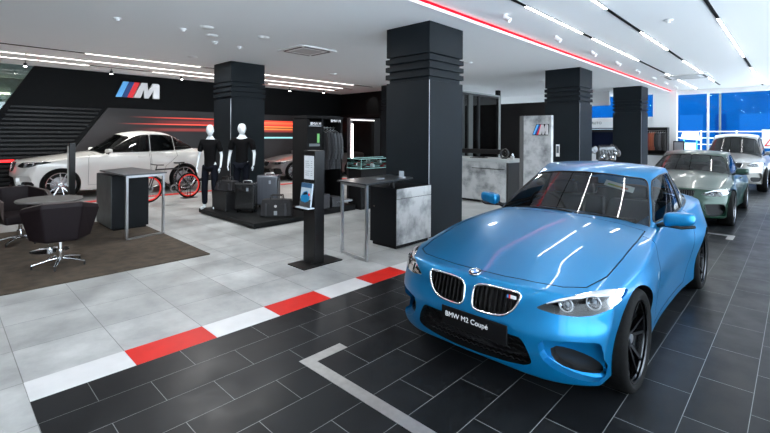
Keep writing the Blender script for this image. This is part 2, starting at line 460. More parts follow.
    for dpoly in T['doors']:
        d2 = wpt2(dpoly, 'side')
        for sg in T.get('door_sides', (-1, 1)):
            for o_, lst in ((g, 'd'), (-g, 'g')):
                mb = MB(); mb.prism(offset(d2, o_), 'x', *( (.66, 1.3) if sg > 0 else (-1.3, -.66)), 1)
                if lst == 'd':
                    dm = boolean(body.copy(), mb.mesh('c', [paint, black]), 'INTERSECT'); dd = linkmesh('door', smooth_by(dm, ref), root); doors.append((dd, sg, d2))
                else: body = cut(body, mb)
    linkmesh('body', smooth_by(body, ref), root)
    # ---- door handles
    for dd, sg, d2 in doors:
        ym = max(p[0] for p in d2)-.22; zm = W8((0, 0, .80))[2]
        p = ref.side(ym, zm, sg)
        if p:
            mb = MB(); mb.tube([p+Vector((sg*.004, -.10, 0)), p+Vector((sg*.03, -.07, 0)), p+Vector((sg*.034, .0, 0)), p+Vector((sg*.03, .07, 0)), p+Vector((sg*.004, .10, 0))], .011, 8)
            mb.build('door_handle', paint, dd, smooth=60)
    # ---- greenhouse
    Gt = T['gh']
    def gfn(a, b, c):
        sgx = abs(a)
        yf = lerp(Gt['f0']+Gt['fc']*sgx**2, Gt['f1']+Gt['fc1']*sgx**2.2, c); yr = lerp(Gt['r0']-.16*sgx**2, Gt['r1']-.10*sgx**2, c)
        zr = spl(Gt['roof'], b)-(.045*sgx**2.2)
        z = lerp(Gt['z0'], zr, c)
        w = lerp(spl(Gt['wb'], b), spl(Gt['wtp'], b), c)+.022*math.sin(PI*c)
        return W8(((1 if a >= 0 else -1)*sgx*w, lerp(yf, yr, b), z))
    GA = [-1, -.94, -.8, -.55, -.28, 0, .28, .55, .8, .94, 1]; GB = [0, .025, .08, .16, .26, .38, .5, .62, .74, .84, .92, .975, 1]; GC = [0, .12, .28, .45, .62, .78, .90, .965, 1]
    vs, fs = gridbox(GA, GB, GC, gfn)
    gbase = subd(vs, fs, lv, [paint, black]); gref = Ref(gbase)
    cen = Vector(W8((0, 2.7, 1.1)))
    vin = []
    for v in gbase.vertices:
        vin.append(v.co-v.normal*.016)
    inner = gbase.copy()
    for v, c_ in zip(inner.vertices, vin): v.co = c_
    # cut floor open
    inner_solid = inner
    for p in inner_solid.polygons: p.material_index = 1
    shell = boolean(gbase.copy(), inner_solid, 'DIFFERENCE')
    fl = MB(); zfl = W8((0, 0, T['gh']['z0']))[2]
    fl.box(-2, 2, -1, 8, zfl-.3, zfl+.03, 1); shell = cut(shell, fl)
    wins = []
    ws = wpt2(T['windshield'], 'front'); ymid_ = W8((0, 2.65, 0))[1]
    wins.append(('windshield', ws, 'y', -1, W8((0, T.get('wsmax', 2.62), 0))[1], paint_glass))
    wins.append(('rear_window', wpt2(T['rearwin'], 'front'), 'y', W8((0, T.get('rwmin', 3.1), 0))[1], 8, paint_glass))
    for q in T['windows']:
        q2 = wpt2(q, 'side')
        for sg in (-1, 1): wins.append(('side_window', q2, 'x', *((.50, 2) if sg > 0 else (-2, -.50)), side_glass))
    for nm, poly, ax, lo, hi, gm in wins:
        poly = corners(poly, .035)
        mb = MB(); mb.prism(offset(poly, .002), ax, lo, hi, 1)
        gl = boolean(shell.copy(), mb.mesh('c', [paint, black]), 'INTERSECT')
        # keep outer skin only
        b = bmesh.new(); b.from_mesh(gl); dels = []
        for f in b.faces:
            c_ = f.calc_center_median(); n, d, _ = gref.normal(c_)
            if d > .003 or n.dot(f.normal) < .6: dels.append(f)
        bmesh.ops.delete(b, geom=dels, context='FACES'); b.to_mesh(gl); b.free()
        gl.materials.clear(); gl.materials.append(gm)
        for v in gl.vertices:
            n, d, _ = gref.normal(v.co); v.co = v.co-n*.004
        gl.polygons.foreach_set('material_index', [0]*len(gl.polygons))
        ob = linkmesh(nm, smooth_by2(gl, gref), root)
        # black rubber seal
        mb = MB(); pts = []
        for a_, b_ in dense(poly, .04):
            if ax == 'y':
                p = gref.cast((a_, -1 if hi < 5 else 8, b_), (0, 1 if hi < 5 else -1, 0))
            else: p = gref.cast((hi if hi > 0 else lo, a_, b_), (-1 if hi > 0 else 1, 0, 0))
            if p: pts.append(p)
        if len(pts) > 4: mb.tube(pts, .008 if ax == 'x' else .007, 6, closed=True); mb.build('seal', black, ob, smooth=60)
        shell = cut(shell, mb2(offset(poly, 0), ax, lo, hi))
    linkmesh('roof', smooth_by(shell, gref), root)
    # ---- kidneys
    for k in kid:
        pts = [ref.front(a, b)+Vector((0, -.004, 0)) for a, b in dense(k, .02) if ref.front(a, b)]
        mb = MB(); mb.tube(pts, T.get('kr', .0078), 8, closed=True); fr = mb.build('kidney_grille', T.get('kidmat', chrome), root, smooth=60)
        x0, x1 = min(p[0] for p in k), max(p[0] for p in k); z0, z1 = min(p[1] for p in k), max(p[1] for p in k); mb = MB()
        nsl = T.get('slats', 9)
        for i in range(nsl):
            x = x0+(x1-x0)*(i+.7)/(nsl+.4); zz = [z for z in np.linspace(z0, z1, 30) if inside(x, z, k)]
            if len(zz) > 3:
                za, zb2 = zz[0], zz[-1]; pa, pb = ref.front(x, za), ref.front(x, zb2)
                if pa and pb: mb.obox(((pa+pb)/2)+Vector((0, .022, 0)), (.005, 0, 0), (0, .016, 0), (pb-pa)/2)
        mb.build('grille_slats', T.get('slatmat', black), fr)
    # ---- head lamps
    for i, h in enumerate(hls):
        sg = 1 if i == 0 else -1
        me = patch_on(ref, h, 'front', .0015, .04); me.materials.append(lamp_glass); lo_ = linkmesh('headlight', me, root)
        cx_ = [W8((x * 1.0, 0, z)) for x, z in T['projectors']]
        for q in cx_:
            p = ref.front(sg*q[0], q[2]); 
            if not p: continue
            rr = T.get('prr', .038); c_ = p+Vector((-sg*.012, .085, 0)); mb = MB()
            mb.lathe([(rr*.62, -.02), (rr*.62, .0), (rr*.8, .0), (rr, -.022), (rr*1.06, -.02)], c=c_, axis='y', n=24); mb.build('reflector', chrome, lo_, smooth=50)
            mb = MB(); mb.lathe([(1e-4, -.022), (rr*.3, -.019), (rr*.55, -.006), (rr*.6, .004)], c=c_, axis='y', n=20); mb.build('lens', mat('projector_lens', (.25, .28, .32), .03, .3, 1), lo_, smooth=70)
            mb = MB(); mb.tube([c_+Vector((rr*1.12*math.cos(t), -.03, rr*1.12*math.sin(t))) for t in [PI*1.95*k/24 for k in range(25)]], .004, 6); mb.build('light_ring', ledm, lo_, smooth=60)
        pts = [ref.front(a, b) for a, b in dense(h, .02)]; pts = [p+Vector((0, .004, 0)) for p in pts if p]
        # chrome brow along the upper edge
        hi_ = T.get('brow')
        if hi_:
            bp = [ref.front(sg*W8((a, 0, b))[0], W8((a, 0, b))[2]) for a, b in dense(hi_, .03, False)]; bp = [p+Vector((0, .012, 0)) for p in bp if p]
            mb = MB(); mb.tube(bp, .011, 6); mb.build('lamp_brow', satin, lo_, smooth=60)
    # ---- badge
    n0 = ref.top(0, W8((0, .118, 0))[1])
    if n0: nn, _, _ = ref.normal(n0); roundel('badge', root, n0+nn*.001, nn, .043)
    # ---- lower grille mesh
    if T.get('grille'):
        gp = ints[-1]; x0, x1 = min(p[0] for p in gp), max(p[0] for p in gp); z0, z1 = min(p[1] for p in gp), max(p[1] for p in gp); mb = MB()
        for k in range(int((z1-z0)/.03)):
            z = z0+.02+k*.03; xx = [x for x in np.linspace(x0, x1, 60) if inside(x, z, gp)]
            if xx:
                pts = [ref.front(x, z)+Vector((0, .05, .006*(-1)**j)) for j, x in enumerate(np.linspace(xx[0], xx[-1], 40)) if ref.front(x, z)]
                mb.tube(pts, .004, 4)
        mb.build('lower_grille', matblack, root)
    # ---- plate
    pl = T.get('plate')
    if pl:
        pm = MB(); w_, h_, x_, z_ = pl['w'], pl['h'], pl.get('x', 0), pl['z']
        p = ref.front(x_, z_); y_ = p.y-.022; pm.box(x_-w_/2, x_+w_/2, y_, y_+.012, z_-h_/2, z_+h_/2)
        po = pm.build('licence_plate', mat('plate_black', (.003, .003, .0035), .5, spec=.15), root, bevel=.004)
        if pl.get('text'): text(pl['text'], pl['size'], mat('plate_white', (.75, .75, .75), .5), po, Matrix.Translation((x_+pl.get('tx', 0), y_-.001, z_+pl.get('tz', 0))) @ Matrix.Rotation(PI/2, 4, 'X'), depth=.001)
    # ---- mirrors
    mp = W8(T['mirror'])
    for sg in (1, -1):
        mb = MB()
        def mf(a, b, c):
            n_ = (a**4+b**4+c**4)**.25; a, b, c = a/n_, b/n_, c/n_; x = mp[0]+.115*a; y = mp[1]+.075*b*(1-.25*(a+1)/2)+.03*(a+1)/2*1; z = mp[2]+.068*c*(1-.22*(a+1)/2)+.012*a*1
            return (sg*x, y, z)
        g5 = [-1, -.6, 0, .6, 1]; v_, f_ = gridbox(g5, g5, g5, mf); me = subd(v_, f_, 2, [paint]); mo = linkmesh('mirror', me, root)
        mb.tube([(sg*(mp[0]-.10), mp[1]+.02, mp[2]-.05), (sg*(mp[0]-.17), mp[1]+.05, mp[2]-.085)], .022, 8); 
        mb.tube([(sg*(mp[0]-.13), mp[1]-.02, mp[2]-.058), (sg*(mp[0]+.02), mp[1]-.052, mp[2]-.060), (sg*(mp[0]+.11), mp[1]-.0, mp[2]-.046)], .013, 6)
        mb.build('mirror_arm', black, mo, smooth=60)
    # ---- interior
    mb = MB()
    dz = W8((0, 0, .93))[2]; d0 = W8((0, 1.62, 0))[1]; d1 = W8((0, 2.06, 0))[1]
    mb.prism([(d0, dz-.25), (d0, dz-.04), (d0+.2, dz+.02), (d1-.06, dz+.01), (d1, dz-.05), (d1-.04, dz-.3)], 'x', -.54, .54); mb.build('dashboard', cabinm, root, smooth=30)
    sw = Vector((T.get('rhd', -1)*.36*1.0, d1+.10, dz-.005)); mb = MB()
    mb.tube([sw+Vector((.185*math.cos(t), -.06*math.sin(t), .175*math.sin(t))) for t in [2*PI*k/28 for k in range(28)]], .015, 8, closed=True)
    mb.obox(sw, (.17, 0, 0), (0, .008, 0), (0, 0, .02)); mb.cyl((sw.x, sw.y-.15, sw.z-.02), .03, .15, 'y', 12); mb.build('steering_wheel', black, root, smooth=50)
    rows = [W8((0, 2.55, 0))[1]]+([W8((0, 3.25, 0))[1]] if T.get('rear_seats', True) else [])
    for ri, y in enumerate(rows):
        for sg in (-1, 1):
            zt = dz+(.10 if ri == 0 else .02)
            def sf(a, b, c):
                return (sg*.36+a*(.25-.03*c), y+b*.055+.10*c+.0, lerp(dz-.42, zt, (c+1)/2))
            g4 = [-1, -.7, 0, .7, 1]; v_, f_ = gridbox(g4, g4, g4, sf); so = linkmesh('seat', subd(v_, f_, 1, [seatm]), root)
            def hf(a, b, c): return (sg*.36+a*.13, y+.12+b*.05, zt+.085+c*.075)
            v_, f_ = gridbox([-1, 0, 1], [-1, 0, 1], [-1, 0, 1], hf); linkmesh('headrest', subd(v_, f_, 2, [seatm]), so)
    p = gref.cast((0, W8((0, 2.28, 0))[1], 3), (0, 0, -1))
    if p:
        mb = MB(); mb.box(-.12, .12, p.y-.01, p.y+.02, p.z-.14, p.z-.075); mb.tube([(0, p.y, p.z-.08), (0, p.y-.01, p.z-.02)], .01, 6); mb.build('rear_view_mirror', black, root, bevel=.01)
    # wipers / cowl
    mb = MB()
    for q in ((-.50, .10), (.12, .60)):
        pts = []
        for t in np.linspace(0, 1, 10):
            x = q[0]+(q[1]-q[0])*t; zz = spl([(0, T['gh'].get('zcowl', .985)), (.6, .945)], abs(x))+.004
            X_, _, Z_ = W8((x, 0, zz+.012*math.sin(PI*t))); h = gref.front(X_, Z_)
            if h: pts.append(h+Vector((0, -.012, .004)))
        if len(pts) > 2: mb.tube(pts, .008, 6)
    mb.build('wiper', black, root)
    for y in (fa, ra):
        for sg in (-1, 1):
            wheel('wheel', root, (sg*(tr-tw/2), y, r), sg, r, tw, T.get('rim', mat('black_rim', (.02, .02, .022), .18, .8)), T.get('spokes', 10), T.get('style', 'double'), level=T.get('wl', 1))
    T.get('extra', lambda *a: None)(root, ref, gref, W8)
    return root
def lerp(a, b, t): return a+(b-a)*t
def inside(x, z, poly):
    c = False; n = len(poly)
    for i in range(n):
        (x1, z1), (x2, z2) = poly[i], poly[(i+1) % n]
        if (z1 > z) != (z2 > z) and x < (x2-x1)*(z-z1)/(z2-z1)+x1: c = not c
    return c
def mb2(poly, ax, lo, hi):
    mb = MB(); mb.prism(poly, ax, lo, hi, 1); return mb
def smooth_by2(me, ref):
    nr = []
    for p in me.polygons:
        p.use_smooth = True
    for l in me.loops:
        nr.append(tuple(ref.normal(me.vertices[l.vertex_index].co)[0]))
    if nr: me.normals_split_custom_set(nr)
    return me
m2_spec = dict(lv=2, r=.335, tw=.235, fa=.77, ra=3.46, track=.868,
    kidneys=[[(.035, .545), (.032, .63), (.042, .69), (.12, .705), (.29, .705), (.358, .70), (.356, .665), (.325, .60), (.28, .558), (.22, .54), (.10, .535)]],
    lamp=[(.445, .636), (.50, .668), (.575, .708), (.66, .730), (.76, .737), (.826, .728), (.834, .69), (.81, .655), (.74, .622), (.66, .612), (.56, .615)],
    brow=[(.50, .667), (.60, .706), (.70, .722), (.80, .716)],
    projectors=[(.60, .658), (.73, .678)],
    grille=[(-.36, .455), (.36, .455), (.40, .42), (.44, .33), (.44, .295), (.38, .272), (0, .256), (-.38, .272), (-.44, .295), (-.44, .33), (-.40, .42)],
    recess=[[(.475, .455), (.60, .47), (.74, .475), (.785, .46), (.79, .25), (.76, .225), (.66, .25), (.56, .295), (.49, .35)]],
    intakes=[[(.515, .405), (.60, .395), (.70, .355), (.765, .305), (.77, .255), (.70, .25), (.60, .28), (.53, .325)], [(.772, .45), (.783, .45), (.783, .27), (.776, .27)]],
    hood=[(0, .160), (.2, .168), (.40, .205), (.55, .26), (.66, .36), (.715, .58), (.725, .9), (.72, 1.3), (.70, 1.62), (.5, 1.60), (.3, 1.56), (0, 1.54), (-.3, 1.56), (-.5, 1.60), (-.70, 1.62), (-.72, 1.3), (-.725, .9), (-.715, .58), (-.66, .36), (-.55, .26), (-.40, .205), (-.2, .168)],
    doors=[[(1.42, .24), (1.42, .75), (1.55, 1.2), (2.90, 1.2), (2.97, .75), (2.90, .45), (2.72, .24)]],
    gh=dict(f0=1.42, fc=.30, f1=2.22, fc1=.22, r0=4.12, r1=3.38, z0=.86, roof=[(0, 1.335), (.12, 1.375), (.45, 1.418), (.75, 1.392), (1, 1.30)],
            wb=[(0, .745), (.3, .76), (.6, .755), (1, .66)], wtp=[(0, .545), (.4, .595), (.8, .57), (1, .50)]),
    windshield=[(-.705, .90), (-.3, .955), (0, .967), (.3, .955), (.705, .90), (.645, 1.05), (.565, 1.235), (.525, 1.28), (.25, 1.318), (0, 1.33), (-.25, 1.318), (-.525, 1.28), (-.565, 1.235), (-.645, 1.05)],
    rearwin=[(-.52, 1.05), (.52, 1.05), (.40, 1.25), (.2, 1.265), (-.2, 1.265), (-.40, 1.25)],
    windows=[[(1.86, .945), (2.20, 1.15), (2.42, 1.265), (2.60, 1.308), (2.86, 1.322), (2.90, .955)],
             [(2.95, .957), (2.94, 1.315), (3.16, 1.295), (3.38, 1.23), (3.58, 1.12), (3.72, 1.02), (3.68, .98)]],
    mirror=(.90, 1.86, 1.00), plate=dict(w=.50, h=.125, x=.065, z=.45, text='BMW M2 Coupé', size=.048, tx=-.05, tz=.012))
# ------------------------------------------------------------------ setting
T_ = .608; KX0, KX1, KY = -3.795, -3.497, .426
HL, HR, YB, XR, XW = 3.60, 3.68, 22.0, 2.7, -15.6
def tilemat(name, bw, rh, ox, oy, mortar, c1, c2, cm, off, rough, nscale=3, namt=.25, swap=True, rv=.08):
    m = bpy.data.materials.new(name); m.use_nodes = True; nt = m.node_tree; b = nt.nodes['Principled BSDF']; L = nt.links.new
    tc = nt.nodes.new('ShaderNodeTexCoord'); mp = nt.nodes.new('ShaderNodeSeparateXYZ'); cb = nt.nodes.new('ShaderNodeCombineXYZ')
    L(tc.outputs['Object'], mp.inputs[0])
    def sub(o, v):
        n = nt.nodes.new('ShaderNodeMath'); n.operation = 'SUBTRACT'; L(o, n.inputs[0]); n.inputs[1].default_value = v; return n.outputs[0]
    L(sub(mp.outputs[1], oy), cb.inputs[0]); L(sub(mp.outputs[0], ox), cb.inputs[1])
    br = nt.nodes.new('ShaderNodeTexBrick'); L(cb.outputs[0], br.inputs['Vector']); br.offset = off; br.inputs['Scale'].default_value = 1
    br.inputs['Brick Width'].default_value = bw; br.inputs['Row Height'].default_value = rh; br.inputs['Mortar Size'].default_value = mortar
    br.inputs['Mortar Smooth'].default_value = .1; br.inputs['Bias'].default_value = 0
    br.inputs['Color1'].default_value = (*c1, 1); br.inputs['Color2'].default_value = (*c2, 1); br.inputs['Mortar'].default_value = (*cm, 1)
    n = nt.nodes.new('ShaderNodeTexNoise'); n.inputs['Scale'].default_value = nscale; n.inputs['Detail'].default_value = 6; n.inputs['Roughness'].default_value = .65; L(tc.outputs['Object'], n.inputs['Vector'])
    mr = nt.nodes.new('ShaderNodeMapRange'); mr.inputs[1].default_value = .3; mr.inputs[2].default_value = .7; mr.inputs[3].default_value = 1-namt; mr.inputs[4].default_value = 1+namt; L(n.outputs[0], mr.inputs[0])
    sc = nt.nodes.new('ShaderNodeVectorMath'); sc.operation = 'SCALE'; L(br.outputs['Color'], sc.inputs[0]); L(mr.outputs[0], sc.inputs['Scale']); L(sc.outputs[0], b.inputs['Base Color'])
    rr = nt.nodes.new('ShaderNodeMapRange'); rr.inputs[1].default_value = .3; rr.inputs[2].default_value = .7; rr.inputs[3].default_value = rough-rv; rr.inputs[4].default_value = rough+rv; L(n.outputs[0], rr.inputs[0]); L(rr.outputs[0], b.inputs['Roughness'])
    b.inputs['Specular IOR Level'].default_value = .35 if rv > .1 else .12
    bp = nt.nodes.new('ShaderNodeBump'); bp.inputs['Strength'].default_value = .25; bp.inputs['Distance'].default_value = .002; bp.invert = True; L(br.outputs['Fac'], bp.inputs['Height']); L(bp.outputs[0], b.inputs['Normal'])
    return m
greytile = tilemat('grey_stone_tile', T_, T_, KX0, KY, .003, (.36, .37, .367), (.29, .30, .297), (.15, .15, .148), 0, .42, 1.7, .34, rv=.12)
blacktile = tilemat('black_stone_tile', T_, .2995, KX1, KY, .0022, (.006, .0068, .008), (.012, .013, .0145), (.17, .18, .18), .5, .36, 3, .25)
whitewall = mat('white_wall_paint', (.78, .79, .79), .6)
ceilm = mat('ceiling_paint', (.88, .89, .90), .7)
darkwall = mat('dark_wall_paint', (.0045, .0052, .006), .65, spec=.1)
def bx(name, x0, x1, y0, y1, z0, z1, m, parent=None, bevel=0):
    return MB().box(x0, x1, y0, y1, z0, z1).build(name, m, parent, bevel=bevel)
f = MB().box(-20, KX0, -5, YB, -.2, 0).box(KX0, XR, -5, KY, -.2, 0).build('floor', greytile); struct(f)
f = bx('floor', KX1, XR, KY, YB, -.2, 0, blacktile); struct(f)
redtile = mat('red_tile', (.55, .014, .009), .45, spec=.15, noise=(6, .08)); whitetile = mat('white_tile', (.56, .565, .57), .4, noise=(6, .05))
mb = MB()
for k in range(35):
    mb.box(KX0, KX1, KY+k*T_+.001, KY+(k+1)*T_-.001, -.2, .0015, k % 2)
struct(mb.build('trim_1', [whitetile, redtile]), 'row of white and red tiles edging the black floor')
mb = MB().box(-12.75, -12.55, -2, 13.2, -.1, .012); struct(mb.build('trim_2', redtile), 'red stripe on the floor in front of the dark wall')
def lmark(cx, cy, sy, x1, y1, label):
    w = .095; mb = MB(); z0, z1 = -.02, .003
    sx = 1 if x1 > cx else -1
    a = [(cx, cy), (x1, cy), (x1, cy+sy*w), (cx+sx*w, cy+sy*w)]; b = [(cx, cy), (cx+sx*w, cy+sy*w), (cx+sx*w, y1), (cx, y1)]
    mb.prism(a, 'z', z0, z1); mb.prism(b, 'z', z0, z1)
    o = mb.build('floor_marker', mat('brushed_steel', (.55, .55, .54), .38, 1, noise=(20, .08))); tag(o, label, 'floor marker')
lmark(-2.69, 1.895, 1, -.62, 2.29, 'brushed steel corner strip inlaid in the black floor ahead of the blue car')
lmark(-.77, 9.53, -1, -1.15, 9.12, 'small steel corner strip on the floor between the blue and green cars')
# ceilings
struct(bx('ceiling', -20, -4.0, -5, YB, HL, HL+.2, ceilm)); struct(bx('ceiling', -4.0, XR, -5, YB, HR, HR+.2, ceilm))
struct(bx('trim_3', -4.0, -3.965, -5, YB, HL-.005, HR, whitem), 'white ceiling edge beside the red light line')
redled = mat('red_led', (.3, .0, .0), .8, spec=.1, emit=(1, .002, .012), es=2.2)
o = bx('red_light_strip', -3.963, -3.945, -5, YB-.02, HR-.034, HR-.001, redled); tag(o, 'thin red light strip running the length of the white ceiling edge', 'light strip')
# walls
struct(bx('wall_right', XR, XR+.2, -5, YB, 3.55, HR, whitewall)); struct(bx('wall_right', XR, XR+.2, -5, YB, 0, .08, whitewall))
clear = glass('window_glass', (.94, .96, .97), .6, 1.16)
frame = mat('window_frame', (.72, .74, .75), .4)
w = bx('window_3', XR+.08, XR+.1, -5, YB, .08, 3.55, clear); struct(w)  # unseen glazed side, made taller and moved inward to admit more daylight
for y in range(-5, 22, 3):
    bx('mullion', XR+.04, XR+.14, y, y+.06, .08, 3.55, frame, w)
struct(bx('wall_front', -20, XR, -5.2, -5, 0, HR, mat('rear_wall_paint', (.38, .38, .38), .6)))
# far wall with the shop window
far = MB().box(-20, -7.6, YB, YB+.2, 0, HR).box(-7.6, -4.62, YB, YB+.2, 0, .9).box(-7.6, -4.62, YB, YB+.2, 2.08, 2.58).box(-6.15, -5.0, YB, YB+.2, .9, 2.08).box(-7.6, -4.62, YB, YB+.2, 3.58, HR)
far.box(-4.62, -3.75, YB-.12, YB+.2, 0, HR).box(-3.75, XR, YB, YB+.2, 3.5, HR).box(-3.75, XR, YB, YB+.2, 0, .25)
struct(far.build('wall_back', whitewall))
w = bx('window_1', -3.75, XR, YB+.09, YB+.11, .25, 3.5, clear); struct(w)
for x in (-2.72, 1.9): bx('mullion', x, x+.07, YB+.03, YB+.15, .25, 3.5, whitem, w)
w = bx('window_2', -7.6, -4.62, YB+.09, YB+.11, 2.58, 3.58, clear); struct(w)
bx('mullion', -6.1, -6.05, YB+.03, YB+.15, 2.58, 3.58, whitem, w)
# alcoves
alc = mat('alcove_black', (.015, .015, .017), .5)
for (x0, x1, lab) in ((-7.55, -6.15, 'black display alcove with a wall screen in the white far wall'), (-5.0, -4.0, 'black framed clothes alcove in the white far wall')):
    n = 'display_alcove' if x0 < -7 else 'clothes_alcove'
    y0 = YB-.03 if x0 < -7 else YB-.55
    mb = MB(); mb.box(x0, x1, y0+.4, y0+.44, .9, 2.1); mb.box(x0, x0+.04, y0, y0+.4, .9, 2.1); mb.box(x1-.04, x1, y0, y0+.4, .9, 2.1); mb.box(x0, x1, y0, y0+.4, 2.06, 2.1); mb.box(x0, x1, y0, y0+.4, .9, .94)
    o = mb.build(n, alc); tag(o, lab, 'alcove')
    if x0 > -7: MB().tube([(x0, y0+.12, 1.97), (x1, y0+.12, 1.97)], .012).build('rail', satin, o)
    else: bx('screen', x0+.2, x1-.1, y0+.36, y0+.395, 1.1, 1.9, mat('dark_screen', (.01, .015, .04), .15), o); bx('strip_light', x0+.2, x1-.02, y0+.02, y0+.05, 2.03, 2.05, mat('soft_strip', (.6, .7, .8), emit=(.6, .75, 1), es=.5), o)
o = text('AUTO', .17, mat('sign_black', (.02, .02, .02), .5), None, Matrix.Translation((-7.0, YB-.005, 2.33)) @ Matrix.Rotation(PI/2, 4, 'X'), 'wall_lettering'); tag(o, 'small dark AUTO lettering on the white wall above the alcove', 'sign')
def garment(name, x, y, ztop, w, h, col, rot, label, group, cat='garment'):
    root = empty(name, (x, y, ztop), rot); tag(root, label, cat, group)
    m = mat('cloth_%d_%d_%d' % tuple(int(c*999) for c in col), col, .85, noise=(25, .25))
    prof = []
    ns = 18
    vs = []; secs = [(-.05, .26, .35), (-.10, .80, .55), (-.16, 1.0, .75), (-.40, .88, .9), (-.7*h, .92, 1.0), (-h, .98, 1.1)]
    mb = MB()
    for z, ww, tt in secs:
        for k in range(ns):
            a = 2*PI*k/ns; vs.append((w/2*ww*math.copysign(abs(math.cos(a))**.8, math.cos(a)), .045*tt*math.sin(a)*(1+.25*math.sin(a*5)*(-z)), z-(.02*abs(math.cos(a))**2 if z > -.12 else 0)))
    fs = [(i*ns+k, i*ns+(k+1) % ns, (i+1)*ns+(k+1) % ns, (i+1)*ns+k) for i in range(len(secs)-1) for k in range(ns)]+[tuple(range(ns)), tuple(range(5*ns, 6*ns))[::-1]]
    mb.add(vs, fs)
    mb.build('fabric_body', m, root, smooth=60)
    for sg in (-1, 1): MB().tube([(sg*w*.42, 0, -.13), (sg*w*.50, .0, -.30), (sg*w*.52, .01, -.55), (sg*w*.50, 0, -.72)], [.045, .05, .045, .038], 10).build('sleeve', m, root, smooth=60)
    hk = MB(); hk.tube([(-w*.36, 0, -.12), (0, 0, -.045), (w*.36, 0, -.12)], .008, 6); hk.tube([(0, 0, -.045), (0, 0, -.01), (.012, 0, .012), (0, 0, .025), (-.014, 0, .012)], .004, 6); hk.build('hanger', whitem, root, smooth=60)
    return root
cols = [(.30, .07, .03), (.26, .06, .03), (.02, .02, .022), (.22, .05, .04), (.34, .09, .04), (.30, .08, .04), (.02, .02, .02), (.03, .03, .035), (.10, .10, .11), (.02, .02, .02), (.03, .03, .03)]
names = {0: 'rust brown', 1: 'black', 2: 'dark grey'}
for i, c_ in enumerate(cols):
    cn = 'rust' if c_[0] > .15 else ('grey' if c_[0] > .06 else 'black')
    garment('hanging_jacket', -4.92+i*.083, YB-.43, 1.965, .50, .85, c_, PI/2+.05, '%s jacket %s in the far clothes alcove' % (cn, ['at the far left', 'second from the left', 'third from the left', 'fourth from the left', 'fifth from the left', 'in the middle', 'fifth from the right', 'fourth from the right', 'third from the right', 'second from the right', 'at the far right'][i]), 'jackets in the far alcove', 'jacket')
# ---- left dark wall
XWf = XW
mb = MB()
mb.prism([(1.95, HL), (1.06, 2.0), (.3, .0), (13.5, 0), (13.5, HL)], 'x', XWf-.2, XWf); struct(mb.build('wall_left', darkwall))
struct(bx('wall_left', XWf-.2, XWf, -5, .25, 0, .35, darkwall))
w = MB().prism([(-5, .35), (.3, .35), (1.06, 2.0), (1.95, HL), (-5, HL)], 'x', XWf-.12, XWf-.10).build('window_4', glass('lounge_glass', (.5, .6, .58), .9, 1.7)); struct(w)
struct(bx('wall_lounge', -20, -19.8, -5, 6, 0, HL, mat('lounge_wall', (.20, .24, .23), .6)))
o = bx('wall_painting', -19.79, -19.75, -.6, 1.6, 1.5, 2.9, None or mat('green_painting', (.10, .30, .27), .5, noise=(4, .9))); tag(o, 'greenish abstract picture in the lounge behind the glass at far left', 'picture')
o = bx('light_strip', -19.7, -19.6, -1.6, 1.8, 3.02, 3.08, mat('warm_led', (1, .9, .7), emit=(1, .86, .6), es=5)); tag(o, 'warm light strip above the picture in the lounge behind the glass', 'light strip')
# slats
mb = MB(); z = 2.46
mb_ = mat('slat_black', (.006, .0065, .007), .45, spec=.25)
while z > .1:
    ye = 3.62-(2.5-z)*.72; ys = 1.25-(2.05-z)*.46 if z < 2.5 else 1.3
    mb.prism([(ys+.02, z), (ye, z), (ye-.04, z-.055), (ys, z-.055)], 'x', XWf-.01, XWf+.035); z -= .118
o = mb.build('slat_panel', mb_); tag(o, 'black horizontal slat panel with slanted end on the left wall', 'wall panel')
o = bx('red_light_strip', XWf, XWf+.045, -.2, 2.6, .90, .955, mat('red_led_bright', (1, .02, .02), emit=(1, .012, .015), es=2.6)); tag(o, 'bright red light line on the black slats at far left', 'light strip')
